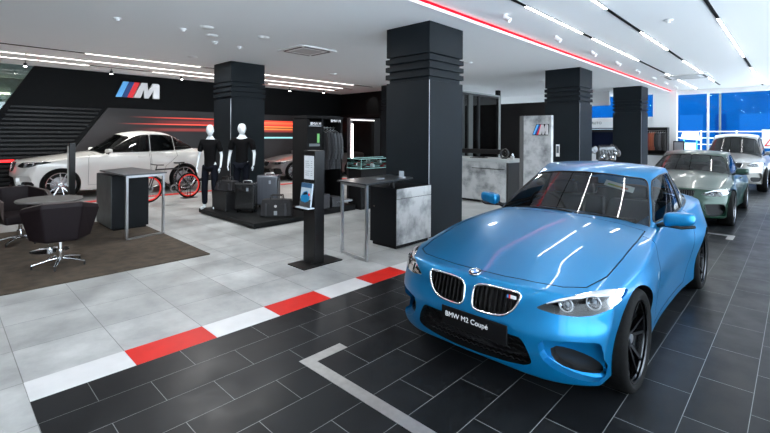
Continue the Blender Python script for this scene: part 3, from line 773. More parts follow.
# printed panel with light streaks
def streakmat():
    m = bpy.data.materials.new('light_streak_print'); m.use_nodes = True; nt = m.node_tree; b = nt.nodes['Principled BSDF']; L = nt.links.new
    tc = nt.nodes.new('ShaderNodeTexCoord'); sp = nt.nodes.new('ShaderNodeSeparateXYZ'); L(tc.outputs['Object'], sp.inputs[0])
    acc = None
    def band(z0, w_, y0, y1, col):
        nonlocal acc
        n = nt.nodes.new('ShaderNodeMath'); n.operation = 'SUBTRACT'; L(sp.outputs[2], n.inputs[0]); n.inputs[1].default_value = z0
        a = nt.nodes.new('ShaderNodeMath'); a.operation = 'ABSOLUTE'; L(n.outputs[0], a.inputs[0])
        r = nt.nodes.new('ShaderNodeMapRange'); r.interpolation_type = 'SMOOTHSTEP'; r.inputs[1].default_value = 0; r.inputs[2].default_value = w_; r.inputs[3].default_value = 1; r.inputs[4].default_value = 0; L(a.outputs[0], r.inputs[0])
        y = nt.nodes.new('ShaderNodeMapRange'); y.interpolation_type = 'SMOOTHSTEP'; y.inputs[1].default_value = y0; y.inputs[2].default_value = y1; y.inputs[3].default_value = 0; y.inputs[4].default_value = 1; L(sp.outputs[1], y.inputs[0])
        mu = nt.nodes.new('ShaderNodeMath'); mu.operation = 'MULTIPLY'; L(r.outputs[0], mu.inputs[0]); L(y.outputs[0], mu.inputs[1])
        s_ = nt.nodes.new('ShaderNodeVectorMath'); s_.operation = 'SCALE'; s_.inputs[0].default_value = col; L(mu.outputs[0], s_.inputs['Scale'])
        if acc is None: acc = s_.outputs[0]
        else:
            ad = nt.nodes.new('ShaderNodeVectorMath'); ad.operation = 'ADD'; L(acc, ad.inputs[0]); L(s_.outputs[0], ad.inputs[1]); acc = ad.outputs[0]
    band(2.24, .030, 4.2, 6.5, (.8, .06, .03)); band(2.02, .030, 3.9, 6.3, (1, .09, .05)); band(2.10, .10, 4.5, 7, (.22, .01, .01)); band(1.84, .09, 4.2, 6.5, (.20, .02, .015))
    band(2.14, .10, 7.2, 8.5, (.9, .09, .03)); band(2.00, .035, 7.2, 8.5, (1, .2, .03)); band(1.91, .06, 7.2, 8.5, (.6, .16, .03)); band(1.56, .05, 7.2, 9.2, (.25, .55, .62)); band(2.18, .02, 6.5, 9, (1, .12, .05))
    ba = nt.nodes.new('ShaderNodeVectorMath'); ba.operation = 'ADD'; L(acc, ba.inputs[0]); ba.inputs[1].default_value = (.009, .007, .0085)
    L(ba.outputs[0], b.inputs['Base Color']); b.inputs['Roughness'].default_value = .5
    L(acc, b.inputs['Emission Color']); b.inputs['Emission Strength'].default_value = .75
    return m
mb = MB().prism([(3.75, 2.5), (2.4, .5), (2.4, .05), (13.28, .05), (13.28, 2.5)], 'x', XWf, XWf+.03)
o = mb.build('backlit_panel', streakmat()); tag(o, 'long backlit wall print of red orange and blue light streaks behind the parked cars', 'wall print')
struct(bx('wall_side', XWf-.2, -9.5, 13.3, 13.5, 0, HL, darkwall))
struct(bx('trim_4', XWf, -9.5, 13.2, 13.3, 2.5, 2.62, matblack))
# M logo on wall
lgt = (mat('logo_light_blue', (.10, .38, .75), .35, emit=(.1, .38, .8), es=.25), mat('logo_dark_blue', (.01, .05, .2), .35, emit=(.01, .05, .25), es=.15), mat('logo_red', (.65, .02, .03), .35, emit=(.7, .02, .03), es=.25))
def mlogo(name, label, M_, w, h, loc_m=None, backing=False):
    """three slanted stripes and a chrome letter M, in a w x h frame, drawn in the xz plane facing -y"""
    root = empty(name, (0, 0, 0)); root.matrix_world = M_; tag(root, label, 'logo')
    sl = h*.42; t = w*.045; sw = w*.125
    if backing: MB().prism([(-.02, -.015), (w-.005, -.015), (w+.015, h*.3), (w+.015, h+.012), (sl-.02, h+.012)], 'y', .0, .012).build('backing_plate', matblack, root)
    x = 0
    for i, m in enumerate(lgt):
        mb = MB(); mb.prism([(x, 0), (x+sw, 0), (x+sw+sl, h), (x+sl, h)], 'y', -t, 0); mb.build('stripe', m, root, bevel=t*.15); x += sw
    x0 = x+sw*.02; W_ = w-x0
    P = [(0, 0), (.22, 0), (.34, .55), (.44, 0), (.62, 0), (.74, .55), (.76, 0), (1.0, 0), (1.0, .86), (.93, 1), (.74, 1), (.58, .42), (.50, 1), (.24, 1), (.20, .93)]
    P = [(0, 0), (.27, 0), (.40, .52), (.42, 0), (.58, 0), (.76, .50), (.74, 0), (1.0, 0), (1.0, .9), (.94, 1), (.74, 1), (.56, .50), (.53, 1), (.30, 1)]
    mb = MB(); mb.prism([(x0+a*W_, b*h) for a, b in P], 'y', -t*1.6, 0); mb.build('letter', mat('logo_silver', (.62, .62, .64), .3, .6, emit=(.6, .6, .62), es=.10), root, bevel=t*.2)  # faint glow put into the letter colour so it stays visible
    return root
mlogo('logo', 'three striped and chrome M logo mounted high on the dark left wall', Matrix.Translation((XWf+.02, 3.95, 2.86)) @ Matrix.Rotation(PI/2, 4, 'Z'), 1.28, .50)
# office glass box and dark wall behind
struct(bx('wall_office', -9.2, -9.06, 16.3, 16.5, 0, HL, darkwall))
struct(MB().box(-9.1, -5.7, 16.4, 16.6, 0, 3.02).build('wall_office', mat('dark_panel', (.010, .009, .0095), .5, spec=.3)))
struct(bx('wall_office', -12, -9.1, 12.9, 13.3, 0, HL, darkwall)); struct(bx('wall_office', -12.2, -5.7, 19.5, 19.6, 3.0, HL, whitewall))
o = empty('glass_partition', (-9, 14.9, 0)); tag(o, 'dark framed glass office partition behind the reception desk', 'partition')
mb = MB()
for y, w_ in ((13.35, .30), (14.6, .10), (16.12, .16)): mb.box(-9.05+9, -8.95+9, y-14.9, y+w_-14.9, 0, 3.25)
mb.box(-.05, .05, -1.55, 1.38, 3.22, 3.3); mb.build('frame', mat('frame_grey', (.03, .034, .036), .4), o); bx('silver_edge', -.06, .065, 1.22, 1.39, 0, 3.3, mat('pale_edge', (.34, .36, .36), .4), o); bx('top_rail', -.07, .07, -1.55, 1.39, 3.3, 3.36, mat('pale_edge', (0, 0, 0)), o); bx('inner_post', -.055, .06, -1.0, -.72, 0, 3.25, mat('post_grey', (.10, .11, .11), .4), o)
bx('glass_pane', -.01, .01, -1.5, 1.2, 0, 3.22, glass('office_glass', (.28, .33, .33), .9, 1.8), o)
# ---- columns
colm = mat('column_cladding', (.0075, .011, .014), .55, spec=.14, noise=(2, .1)); 
def column(name, x, y, label):
    r = empty(name, (x, y, 0)); tag(r, label, 'column', 'ridged dark columns')
    s_ = .98; mb = MB(); mb.box(-s_, 0, 0, s_, 0, 2.62); mb.box(-s_, 0, 0, s_, 3.08, HL); mb.box(-s_+.04, -.04, .04, s_-.04, 2.62, 3.08)
    mb.build('shaft', colm, r, bevel=.006)
    for k in range(3):
        z = 2.69+k*.135; MB().box(-s_-.012, .012, -.012, s_+.012, z, z+.085).build('ridge', colm, r, bevel=.004)
    e = MB().box(-.004, .004, -.004, .004, 0, 2.62); e.build('edge_trim', satin, r)
    return r
for x, y, lab in ((-4.40, 5.65, 'large dark ridged column behind the right counter, nearest the camera'), (-4.33, 12.25, 'dark ridged column beside the standing logo slab'), (-4.24, 18.3, 'farthest dark ridged column beside the clothes alcove'), (-10.62, 5.31, 'dark ridged column behind the two mannequins'), (-10.62, 11.9, 'dark ridged column half hidden left of the nearest column')):
    column('column', x, y, lab)
# ---- ceiling fittings
ledw = mat('led_white', (1, 1, 1), emit=(1, .985, .96), es=LED)
ledl = mat('led_white_low', (1, 1, 1), emit=(1, .95, .9), es=5)
def track(x, z, segs, y0, y1, w, label, lm, g):
    r = empty('light_track', (x, 0, z)); tag(r, label, 'ceiling light', g)
    MB().box(-w/2-.008, w/2+.008, y0, y1, -.012, 0).build('housing', matblack, r)
    for a, b in segs:
        n = max(1, round((b-a)/1.25)); L_ = (b-a)/n
        for k in range(n): MB().box(-w/2, w/2, a+k*L_+.02, a+(k+1)*L_-.02, -.017, -.011).build('light_strip', lm, r)
track(-3.0, HR, [(-3, -.5), (.8, 3.2), (6.2, 8.6), (9.15, 12.65), (15.8, 21.5)], -4, 21.8, .030, 'ceiling light track nearest the red light strip, over the blue car', ledw, 'white light tracks over the cars')
track(-2.15, HR, [(-2.5, -.2), (1.6, 7.2), (9.2, 11.5), (13.4, 19)], -4, 20.6, .030, 'middle ceiling light track above the row of cars', ledw, 'white light tracks over the cars')
track(-.97, HR, [(-2, 1.6), (3.4, 6.4), (9.0, 13.7), (15.9, 20.8)], -4, 21.6, .030, 'right hand ceiling light track above the row of cars', ledw, 'white light tracks over the cars')
track(.9, HR, [(-2, 1.6), (3.4, 7.4), (9.0, 13.7), (15.9, 20.8)], -4, 21.6, .030, 'extra light track added outside the picture, right of the cars', ledw, 'white light tracks over the cars')  # unseen extra track, added for more light on the right side
track(-12.2, HL, [(2.45, 5.2), (6.3, 11.0)], -2, 12, .05, 'left ceiling light track farthest from the dark wall', ledl, 'thin light tracks by the dark wall')
track(-13.4, HL, [(-2, 6.2), (7.2, 11.5)], -2, 12, .05, 'middle left ceiling light track before the dark wall', ledl, 'thin light tracks by the dark wall')
track(-14.3, HL, [(-1.5, 3.0), (4.6, 7.4), (8.6, 11.8)], -2, 12, .05, 'left ceiling light track closest to the dark wall', ledl, 'thin light tracks by the dark wall')
bulb = mat('spot_bulb', (1, 1, 1), emit=(1, .97, .92), es=35)
for i, y in enumerate((4.3, 6.44, 8.5, 10.55, 12.45, 14.35, 16.4, 18.2, 19.9)):
    r = empty('spotlight', (-3.47, y, HR)); tag(r, 'small white ceiling spotlight beside the red light strip, number %d from the near end' % (i+1), 'spotlight', 'white spotlights beside the red strip')
    r['label'] = 'small white ceiling spotlight beside the red strip, '+['nearest the camera', 'second nearest', 'third nearest', 'fourth nearest', 'in the middle of the row', 'fourth from the far window', 'third from the far window', 'second from the far window', 'closest to the far window'][i]
    MB().cyl((0, 0, -.025), .035, .025).build('base', whitem, r, smooth=40)
    hd = MB().cyl((0, 0, -.06), .042, .12, n=20); hd.xform(Matrix.Translation((.045, 0, -.075)) @ Matrix.Rotation(-.95, 4, 'Y')); hd.build('head', whitem, r, smooth=40)
for i, (x, y, tx, ty, tz) in enumerate(((-14.7, 1.65, -14.2, 2.5, .6), (-14.6, 3.6, -14.2, 3.8, .8), (-14.35, 5.5, -14, 5.2, .8), (-14.9, 8.05, -14, 8.5, .6), (-14.8, 9.9, -14, 9.5, .6), (-14.4, 11.3, -14, 11, .6))):
    r = empty('spotlight', (x, y, HL)); tag(r, 'lit ceiling spotlight by the dark wall, '+['left of the M logo at the slanted glass', 'just left above the M logo', 'just right of the M logo', 'first one right of the mannequin column', 'second one right of the mannequin column', 'farthest from the camera'][i], 'spotlight', 'lit spotlights by the dark wall')
    MB().tube([(0, 0, 0), (0, 0, -.07)], .012).build('stem', black, r); MB().cyl((0, 0, -.15), .04, .09, n=16).build('head', black, r, smooth=40); MB().cyl((0, 0, -.156), .034, .008, n=16).build('bulb', bulb, r)
    spot('spot_lamp', (x, y, HL-.2), (tx, ty, tz), 170, 1.9)
spot('wash_lamp', (-13.5, 12.6, 3.5), (-13.5, 13.3, 3.0), 14, 1.0)
PLACE = ['nearest the left edge of its row', 'second along the row', 'before the round disc light', 'just behind the first disc light', 'right before the mannequin column', 'added outside the picture above the rug', 'added outside the picture at far left', 'added beyond the nearest column', 'added over the clothes display', 'added beyond the reception desk', 'added left of the mannequin column', 'added above the white and red tiles', 'nearest the square air conditioner', 'closest to the mannequin column']  # entries marked added are extra lamps put in to brighten the room
for ki, (x, y, kind) in enumerate(((-8.1, 2.08, 'd'), (-8.05, 3.11, 'h'), (-7.6, 3.35, 'r'), (-8.14, 3.68, 'r'), (-8.7, 4.0, 'd'), (-6.6, -1.2, 'r'), (-10.2, -.6, 'r'), (-6.2, 9.6, 'r'), (-10.5, 8.6, 'r'), (-6.4, 14.5, 'r'), (-10.8, 4.4, 'r'), (-5.6, 1.2, 'r'), (-7.55, 4.44, 'r'), (-8.8, 4.6, 'h'))):
    if kind == 'r': o = MB().lathe([(1e-4, -.03), (.09, -.028), (.11, -.012), (.12, 0)], n=28).build('round_downlight', whitem, smooth=40); o.location = (x, y, HL); area('disc_lamp', (x, y, HL-.04), (0, 0, 0), .22, .22, 25); tag(o, 'round white disc light on the left ceiling, '+PLACE[ki], 'ceiling light', 'round disc lights on the left ceiling')
    else:
        r = empty('smoke_detector', (x, y, HL)); tag(r, 'small white smoke detector on the left ceiling, '+PLACE[ki], 'detector', 'smoke detectors on the left ceiling')
        MB().cyl((0, 0, -.02), .06, .02).build('base', whitem, r, smooth=40); MB().cyl((0, 0, -.05), .028, .035, r2=.04).build('head', whitem, r, smooth=40)
o = empty('smoke_detector', (-1.6, 8.6, HR)); tag(o, 'white smoke detector on the right ceiling above the cars', 'detector'); MB().cyl((0, 0, -.02), .07, .02).build('base', whitem, o, smooth=40); MB().cyl((0, 0, -.05), .03, .035, r2=.045).build('head', whitem, o, smooth=40)
def cassette(x, y, z, w, label):
    r = empty('air_conditioner', (x, y, z)); tag(r, label, 'air conditioner')
    MB().box(-w/2, w/2, -w/2, w/2, -.03, 0).build('panel', whitem, r, bevel=.01)
    for a in range(4):
        q = MB().box(-w*.36, w*.36, w*.37, w*.43, -.034, -.028); q.xform(Matrix.Rotation(a*PI/2, 4, 'Z')); q.build('outlet', mat('vent_dark', (.06, .06, .06), .5), r)
    MB().box(-w*.27, w*.27, -w*.27, w*.27, -.036, -.029).build('grille', mat('vent_grey', (.5, .5, .5), .5), r)
cassette(-8.0, 5.8, HL, .95, 'square ceiling air conditioner over the clothes display')
cassette(-3.0+.35, 17.0, HR, 1.25, 'square ceiling air conditioner above the silver car')
# ---- outside
struct(MB().box(-40, 40, YB+.2, 60, -.5, -.12).build('trim_5', mat('pavement', (.45, .46, .46), .8, noise=(2, .1))), 'pavement outside the shop window')
blueb = mat('blue_facade', (.001, .028, .105), .8, spec=0, noise=(.6, .15, 2))
o = empty('blue_building', (0, 38, 0)); tag(o, 'bright blue building across the street beyond the window', 'building')
MB().box(-30, 30, 0, 6, -.12, 9).build('wall', blueb, o)
for x0, x1 in ((-6.3, -4.9), (-2.9, -.8), (1.6, 3.6), (6, 8)): MB().box(x0, x1, -.02, .1, -.1, 3.3).build('panel', mat('blue_panel_light', (.003, .040, .14), .8, spec=0), o)
for x0, x1 in ((-4.2, -3.6),): MB().box(x0, x1, -.02, .1, -.1, 3.3).build('panel', mat('blue_panel_dark', (.001, .016, .075), .8, spec=0), o)
def railing(x0, x1, y):
    r = empty('railing', (0, y, 0)); tag(r, 'white metal railing along the street outside the window', 'railing')
    for z in (1.05, 1.35, 1.65, 1.95): MB().tube([(x0, 0, z), (x1, 0, z)], .018, 6).build('rail', whitem, r)
    x = x0
    while x < x1: MB().tube([(x, 0, -.12), (x, 0, 2.0)], .028, 6).build('post', whitem, r); x += 1.3
railing(-4.6, 6, 25)
o = empty('lamp_post', (-2.7, 26, -.12)); tag(o, 'tall grey street lamp post beyond the railing', 'lamp post'); MB().tube([(0, 0, 0), (0, 0, 7)], .045, 10).build('pole', mat('galvanised', (.06, .07, .07), .6, spec=.2), o, smooth=50); MB().tube([(0, 0, 7), (.9, 0, 7.3)], .04).build('arm', mat('galvanised', (0, 0, 0)), o)
o = empty('kiosk_sign', (-3.6, 24.2, -.12)); tag(o, 'turquoise framed stand with white roof outside the window', 'stand')
teal = mat('turquoise_paint', (.05, .50, .55), .4)
for x in (-.24, .24): MB().tube([(x, 0, 0), (x, 0, 1.75)], .03, 8).build('post', teal, o)
MB().prism([(-.36, 1.72), (.36, 1.66), (.30, 2.02), (-.28, 2.06)], 'y', -.12, .12).build('roof', whitem, o); MB().box(-.22, .22, -.03, .03, 1.1, 1.55).build('panel', mat('pale_panel', (.6, .8, .82), .4), o)
# poster with warning triangle
o = empty('poster', (-.55, YB-.06, 1.28)); tag(o, 'white poster with red outlined warning triangle on the window at right edge', 'poster')
MB().box(-.45, .45, -.01, .01, 0, .72).build('sheet', whitem, o)
tri = MB().prism([(-.10, .08), (.52-.02, .08), (.20, .60)], 'y', -.014, -.010); tri.xform(Matrix.Translation((-.28, 0, 0))); tri.build('triangle', redm, o)
t2 = MB().prism([(-.04, .12), (.44, .12), (.20, .52)], 'y', -.018, -.013); t2.xform(Matrix.Translation((-.28, 0, 0))); t2.build('triangle_inside', whitem, o); MB().box(-.095, -.065, -.022, -.017, .22, .40).box(-.095, -.065, -.022, -.017, .15, .18).build('exclamation_mark', matblack, o)
o = empty('small_sign', (-3.62, YB-.35, 0)); tag(o, 'small black framed sign on a stand before the white window pillar', 'sign')
MB().box(-.2, .2, -.015, .015, 1.08, 1.52).build('frame', black, o, bevel=.01); MB().box(-.16, .16, -.02, -.014, 1.13, 1.47).build('sheet', mat('grey_sheet', (.35, .36, .38), .4), o); MB().tube([(0, 0, .02), (0, 0, 1.1)], .015).build('pole', black, o); MB().cyl((0, 0, 0), .15, .02).build('base', black, o)

r = empty('info_plate', (-4.92, 12.235, 1.12)); tag(r, 'small white notice plate on the column right of the logo slab', 'sign'); MB().box(-.05, .05, -.012, 0, 0, .34).build('plate', whitem, r, bevel=.003); MB().box(-.035, .035, -.015, -.011, .10, .30).build('notice', mat('notice_grey', (.1, .12, .14), .4), r)
# ------------------------------------------------------------------ furniture and displays
def concrete():
    m = bpy.data.materials.new('polished_concrete'); m.use_nodes = True; nt = m.node_tree; b = nt.nodes['Principled BSDF']; L = nt.links.new
    tc = nt.nodes.new('ShaderNodeTexCoord'); n = nt.nodes.new('ShaderNodeTexNoise'); n.inputs['Scale'].default_value = 3.2; n.inputs['Detail'].default_value = 8; n.inputs['Roughness'].default_value = .6; L(tc.outputs['Object'], n.inputs[0])
    r = nt.nodes.new('ShaderNodeValToRGB'); r.color_ramp.elements[0].position = .34; r.color_ramp.elements[0].color = (.17, .18, .185, 1); r.color_ramp.elements[1].position = .56; r.color_ramp.elements[1].color = (.50, .51, .51, 1)
    L(n.outputs[0], r.inputs[0]); L(r.outputs[0], b.inputs['Base Color']); b.inputs['Roughness'].default_value = .4; return m
conc = concrete(); slate = mat('dark_slate', (.05, .057, .057), .45, noise=(5, .35, 8)); counterb = mat('counter_black', (.004, .005, .0065), .5, spec=.15)
# rug
rugm = mat('brown_rug_pile', (.045, .032, .020), .95, noise=(7, .4, 8), bump=.8)
o = MB().box(-9.68, -5.98, -3.0, 2.70, 0, .014).build('rug', rugm, bevel=.005); tag(o, 'large mottled brown rug under the lounge chairs and left counter', 'rug')
def counter(name, label, loc, cab, top, legs, mats, drawer):
    r = empty(name, loc); tag(r, label, 'counter')
    x0, x1, y0, y1, h = cab
    body = MB().box(x0, x1, y0, y1, .05, h).build('cabinet', mats[0], r, bevel=.004)
    MB().box(x0+.03, x1-.03, y0+.03, y1-.03, 0.0, .05).build('plinth', matblack, r)
    if mats[1] is not None:
        if drawer == 'x': 
            MB().box(x1, x1+.012, y0+.006, y1-.006, .06, h-.16).build('door', mats[1], r, bevel=.002); MB().box(x1, x1+.012, y0+.006, y1-.006, h-.152, h-.004).build('drawer', mats[1], r, bevel=.002)
            MB().cyl((x0+.10, y0-.012, h-.30), .012, .014, 'y', 12).build('lock', chrome, r)
        else: MB().box(x0+.004, x1-.004, y0-.012, y0, .055, h-.003).build('front_panel', mats[1], r, bevel=.002)
    MB().prism(top[0], 'z', top[1]-.022, top[1]).build('tabletop', mats[2], r, bevel=.003)
    for px, py in top[2]: MB().cyl((px, py, h), .018, top[1]-.022-h, n=12).build('spacer', black, r)
    (ax, ay), (bx_, by) = legs; z1 = top[1]-.022; w = .018; mb = MB()
    d = Vector((bx_-ax, by-ay, 0)); L_ = d.length; d.normalize(); n = Vector((-d.y, d.x, 0)); A = Vector((ax, ay, 0)); B_ = Vector((bx_, by, 0))
    for P in (A, B_): mb.obox(P+Vector((0, 0, z1/2)), d*w, n*w*.9, (0, 0, z1/2))
    for z in (w, z1-w): mb.obox((A+B_)/2+Vector((0, 0, z)), d*(L_/2+w), n*w*.9, (0, 0, w))
    mb.build('leg_frame', satin, r)
    return r
topm = mat('counter_top', (.018, .021, .024), .3)
counter('counter', 'black counter with pale concrete door and steel framed table before the nearest column', (0, 0, 0),
        (-4.84, -4.29, 4.73, 5.56, .90), ([(-4.80, 4.02), (-4.14, 3.97), (-4.32, 5.15), (-4.90, 5.20)], 1.045, [(-4.7, 5.0), (-4.45, 4.85)]), ((-4.74, 4.07), (-4.18, 4.02)), (counterb, conc, topm), 'x')
counter('counter', 'dark slate counter with a steel framed side table standing on the brown rug', (0, 0, 0),
        (-9.50, -8.52, 2.12, 2.70, .96), ([(-8.9, 2.02), (-7.64, 2.06), (-7.74, 2.74), (-9.3, 2.66)], 1.05, [(-9.1, 2.3), (-8.7, 2.4)]), ((-7.66, 2.11), (-7.77, 2.69)), (counterb, slate, mat('grey_top', (.07, .073, .076), .35)), 'y')
o = empty('card_holder', (-4.42, 5.0, 1.045)); tag(o, 'small clear holder with cards standing on the right counter top', 'card holder')
MB().box(-.05, .05, -.03, .03, 0, .012).build('base', satin, o); MB().box(-.045, .045, -.012, -.004, .012, .10).build('cards', mat('pale_card', (.4, .45, .5), .4), o)
# second small dark tray near it
o = MB().box(-4.62, -4.46, 4.5, 4.66, 1.045, 1.06).build('tray', mat('steel_grey', (.3, .32, .34), .3, 1), bevel=.004); tag(o, 'small flat steel tray lying on the right counter top', 'tray')
# table
r = empty('round_table', (-7.72, 1.15, .014)); tag(r, 'low round grey table on a chrome pedestal between the lounge chairs', 'table')
MB().lathe([(1e-4, .72), (.385, .72), (.395, .735), (.385, .75), (1e-4, .75)], n=56).build('tabletop', mat('table_grey', (.10, .096, .092), .5), r, smooth=40)
MB().cyl((0, 0, .03), .04, .67, n=20).build('pedestal', chrome, r, smooth=40); MB().lathe([(1e-4, 0), (.23, 0), (.23, .012), (.05, .03), (1e-4, .03)], n=40).build('base', chrome, r, smooth=40)
# lounge chairs
plum = mat('plum_leather', (.008, .0045, .0058), .55, spec=.18, noise=(40, .1)); taupe = mat('taupe_leather', (.05, .036, .034), .5)
def tub():
    r = empty('lounge_chair', (0, 0, .014))
    # plan outline of the shell, opening towards +x
    out = [(.34, -.33), (-.10, -.39), (-.36, -.20), (-.36, .20), (-.10, .39), (.34, .33)]; inn = [(.33, -.27), (-.07, -.32), (-.29, -.17), (-.29, .17), (-.07, .32), (.33, .27)]
    ht = [.69, .77, .84, .84, .77, .69]; N = 6
    def outer(z, s_): return [(a*s_, b*s_, z) for a, b in out]
    vs = [(a*.80, b*.80, .36) for a, b in out]+[(a*1.04, b*1.04, z-.06) for (a, b), z in zip(out, ht)]+[(a*1.0, b*1.0, z) for (a, b), z in zip(out, ht)]+[(a, b, z) for (a, b), z in zip(inn, ht)]+[(a*.96, b*.96, .40) for a, b in inn]
    fo = [(i, i+1, N+i+1, N+i) for i in range(N-1)]+[(N+i, N+i+1, 2*N+i+1, 2*N+i) for i in range(N-1)]
    rim = [(2*N+i, 2*N+i+1, 3*N+i+1, 3*N+i) for i in range(N-1)]; fi = [(3*N+i, 3*N+i+1, 4*N+i+1, 4*N+i) for i in range(N-1)]
    bot = [(i+1, i, 4*N+i, 4*N+i+1) for i in range(N-1)]; ends = [(0, N, 2*N, 3*N, 4*N), (5, 4*N+5, 3*N+5, 2*N+5, N+5)]
    mb = MB(); mb.add(vs, fo+bot, 0); mb.f += rim+fi; mb.m += [1]*len(rim)+[0]*len(fi); mb.f += ends; mb.m += [1, 1]
    mb.build('shell', [plum, taupe], r, bevel=.018, seg=3)
    MB().prism([(a*.97, b*.97) for a, b in [(.36, -.27), (-.05, -.30), (-.27, -.17), (-.27, .17), (-.05, .30), (.36, .27)]], 'z', .34, .47).build('seat', plum, r, bevel=.03, seg=3)
    MB().cyl((0, 0, .10), .028, .25, n=16).cyl((0, 0, .06), .045, .14, n=16).build('column', chrome, r, smooth=40)
    for k in range(5):
        a = 2*PI*k/5+.4; c_, s_ = math.cos(a), math.sin(a); p = lambda t, z: (t*c_, t*s_, z)
        lg = MB().tube([p(.03, .095), p(.12, .085), p(.29, .045)], [.022, .019, .012], 8).build('leg', chrome, r, smooth=60)
        MB().tube([p(.285, .0), p(.285, .045)], [.013, .010], 8).build('foot', black, lg, smooth=60)
    return r
ch = tub(); ch.location = (-6.80, 1.12, .014); ch.rotation_euler.z = PI-.12; tag(ch, 'plum leather tub chair with its back to the camera, nearest on the rug', 'lounge chair', 'tub chairs around the round table')
c2 = copy_tree(ch); c2.location = (-8.62, .92, .014); c2.rotation_euler.z = .15; tag(c2, 'plum tub chair with taupe rim facing the camera behind the round table', 'lounge chair', 'tub chairs around the round table')
c3 = copy_tree(ch); c3.location = (-8.55, -.35, .014); c3.rotation_euler.z = 1.0; tag(c3, 'third tub chair cut off by the left edge of the picture', 'lounge chair', 'tub chairs around the round table')
# slim info stand by the white car
r = empty('info_stand', (-10.6, 1.92, 0)); tag(r, 'slim tall black stand with a pale sheet in front of the white car', 'info stand')
MB().box(-.05, .07, -.05, .05, .01, 1.5).build('panel', black, r, bevel=.004); MB().box(-.05, .005, -.056, -.05, .62, 1.44).build('sheet', mat('pale_sheet', (.5, .52, .5), .4), r); MB().box(-.2, .2, -.15, .18, 0, .012).build('base', black, r)
r.rotation_euler.z = .1
# totem
r = empty('brochure_totem', (-4.64, 3.5, 0)); tag(r, 'slim black totem with a price sheet and brochure tray beside the red tiles', 'totem')
MB().box(-.135, .115, -.08, .075, .012, 1.49).build('panel', black, r, bevel=.004); MB().box(-.17, .19, -.30, .33, 0, .012).build('base_plate', black, r)
MB().box(-.115, .09, -.086, -.08, 1.11, 1.42).build('price_sheet', mat('paper', (.62, .65, .68), .5), r)
mb = MB()
for k in range(9):
    if k in (0, 5): continue
    mb.box(-.09, (-.01 if k % 3 else .01), -.088, -.0855, 1.37-k*.026, 1.376-k*.026); mb.box(.03, .06, -.088, -.0855, 1.37-k*.026, 1.376-k*.026)
mb.build('price_lines', mat('print_grey', (.2, .22, .25), .6), r)
tr = MB().box(-.165, .11, -.19, -.08, .735, .75); tr.build('tray', mat('acrylic', (.55, .62, .68), .15), r, bevel=.003)
o = empty('brochure', (-4.64-.025, 3.5-.13, .752)); o.rotation_euler.x = -.12; tag(o, 'brochure with a picture of a blue car in the tray of the black totem', 'brochure')
MB().box(-.115, .115, -.012, .012, 0, .31).build('cover', mat('brochure_sky', (.42, .50, .56), .35), o); MB().box(-.115, .115, -.014, -.0115, 0, .10).build('picture_ground', mat('brochure_ground', (.06, .06, .06), .4), o); MB().box(-.115, .115, -.014, -.0115, .25, .31).build('picture_header', mat('brochure_header', (.03, .10, .2), .4), o)
MB().prism([(-.09, .07), (-.10, .13), (-.05, .19), (.02, .21), (.07, .17), (.09, .12), (.07, .08), (0, .055)], 'y', -.0165, -.012).build('pictured_car', mat('brochure_blue', (.01, .20, .42), .3), o); MB().prism([(-.06, .15), (-.03, .185), (.02, .195), (.05, .165)], 'y', -.018, -.016).build('pictured_window', black, o); MB().box(.06, .085, -.018, -.014, .15, .18).build('pictured_mark', redm, o)
# reception desk
r = empty('reception_desk', (-6.6, 10.0, 0), .0); tag(r, 'long pale concrete reception desk with a raised top behind the nearest column', 'reception desk')
MB().box(-2.2, 1.45, -.35, .35, .06, 1.04).build('body', conc, r, bevel=.006); MB().box(-2.25, 1.6, -.42, .42, 1.04, 1.12).build('worktop', mat('desk_top', (.42, .44, .44), .3), r, bevel=.005)
MB().box(.5, 1.42, -.358, -.35, .86, .875).build('shadow_gap', black, r); MB().box(-2.1, 1.4, -.3, .3, 0, .06).build('plinth', black, r); MB().prism([(1.46, .05), (1.46, 1.04), (1.52, 1.04), (1.50, .05)], 'y', -.33, .33).build('end_panel', mat('desk_end', (.03, .03, .03), .4), r)
zt = 1.12
r = empty('monitor', (-5.9, 10.15, zt)); tag(r, 'wide flat black screen lying low on the reception desk', 'monitor'); MB().box(-1.0, .35, .0, .05, .10, .22).build('panel', black, r, bevel=.008); MB().box(-.45, -.2, -.08, .12, 0, .012).build('foot', black, r); MB().box(-.35, -.3, .0, .04, .01, .12).build('stem', black, r)
r = empty('desk_ornament', (-5.35, 9.95, zt)); tag(r, 'small round black desk ornament on the reception desk', 'ornament'); MB().lathe([(.09, -.03), (.12, -.03), (.12, .03), (.09, .03), (.09, -.03)], c=(0, 0, .14), axis='y', n=28).build('ring', mat('dark_steel', (.1, .1, .1), .3, 1), r, smooth=50); MB().cyl((0, -.02, .14), .05, .04, 'y', 18).build('hub', black, r, smooth=40); MB().box(-.06, .06, -.04, .04, 0, .025).build('base', black, r)
r = empty('perfume_bottle', (-5.08, 9.85, zt)); tag(r, 'small clear bottle with metal cap at the right end of the reception desk', 'bottle'); MB().cyl((0, 0, 0), .05, .08, n=16).build('body', mat('bottle_clear', (.4, .4, .38), .1), r, smooth=40); MB().cyl((0, 0, .08), .025, .06, n=12).build('cap', chrome, r, smooth=40)
r = empty('keyboard', (-6.0, 9.8, zt)); tag(r, 'closed dark keyboard case on the reception desk before the screen', 'keyboard'); MB().box(-.22, .22, -.08, .08, 0, .02).build('case', black, r, bevel=.004)
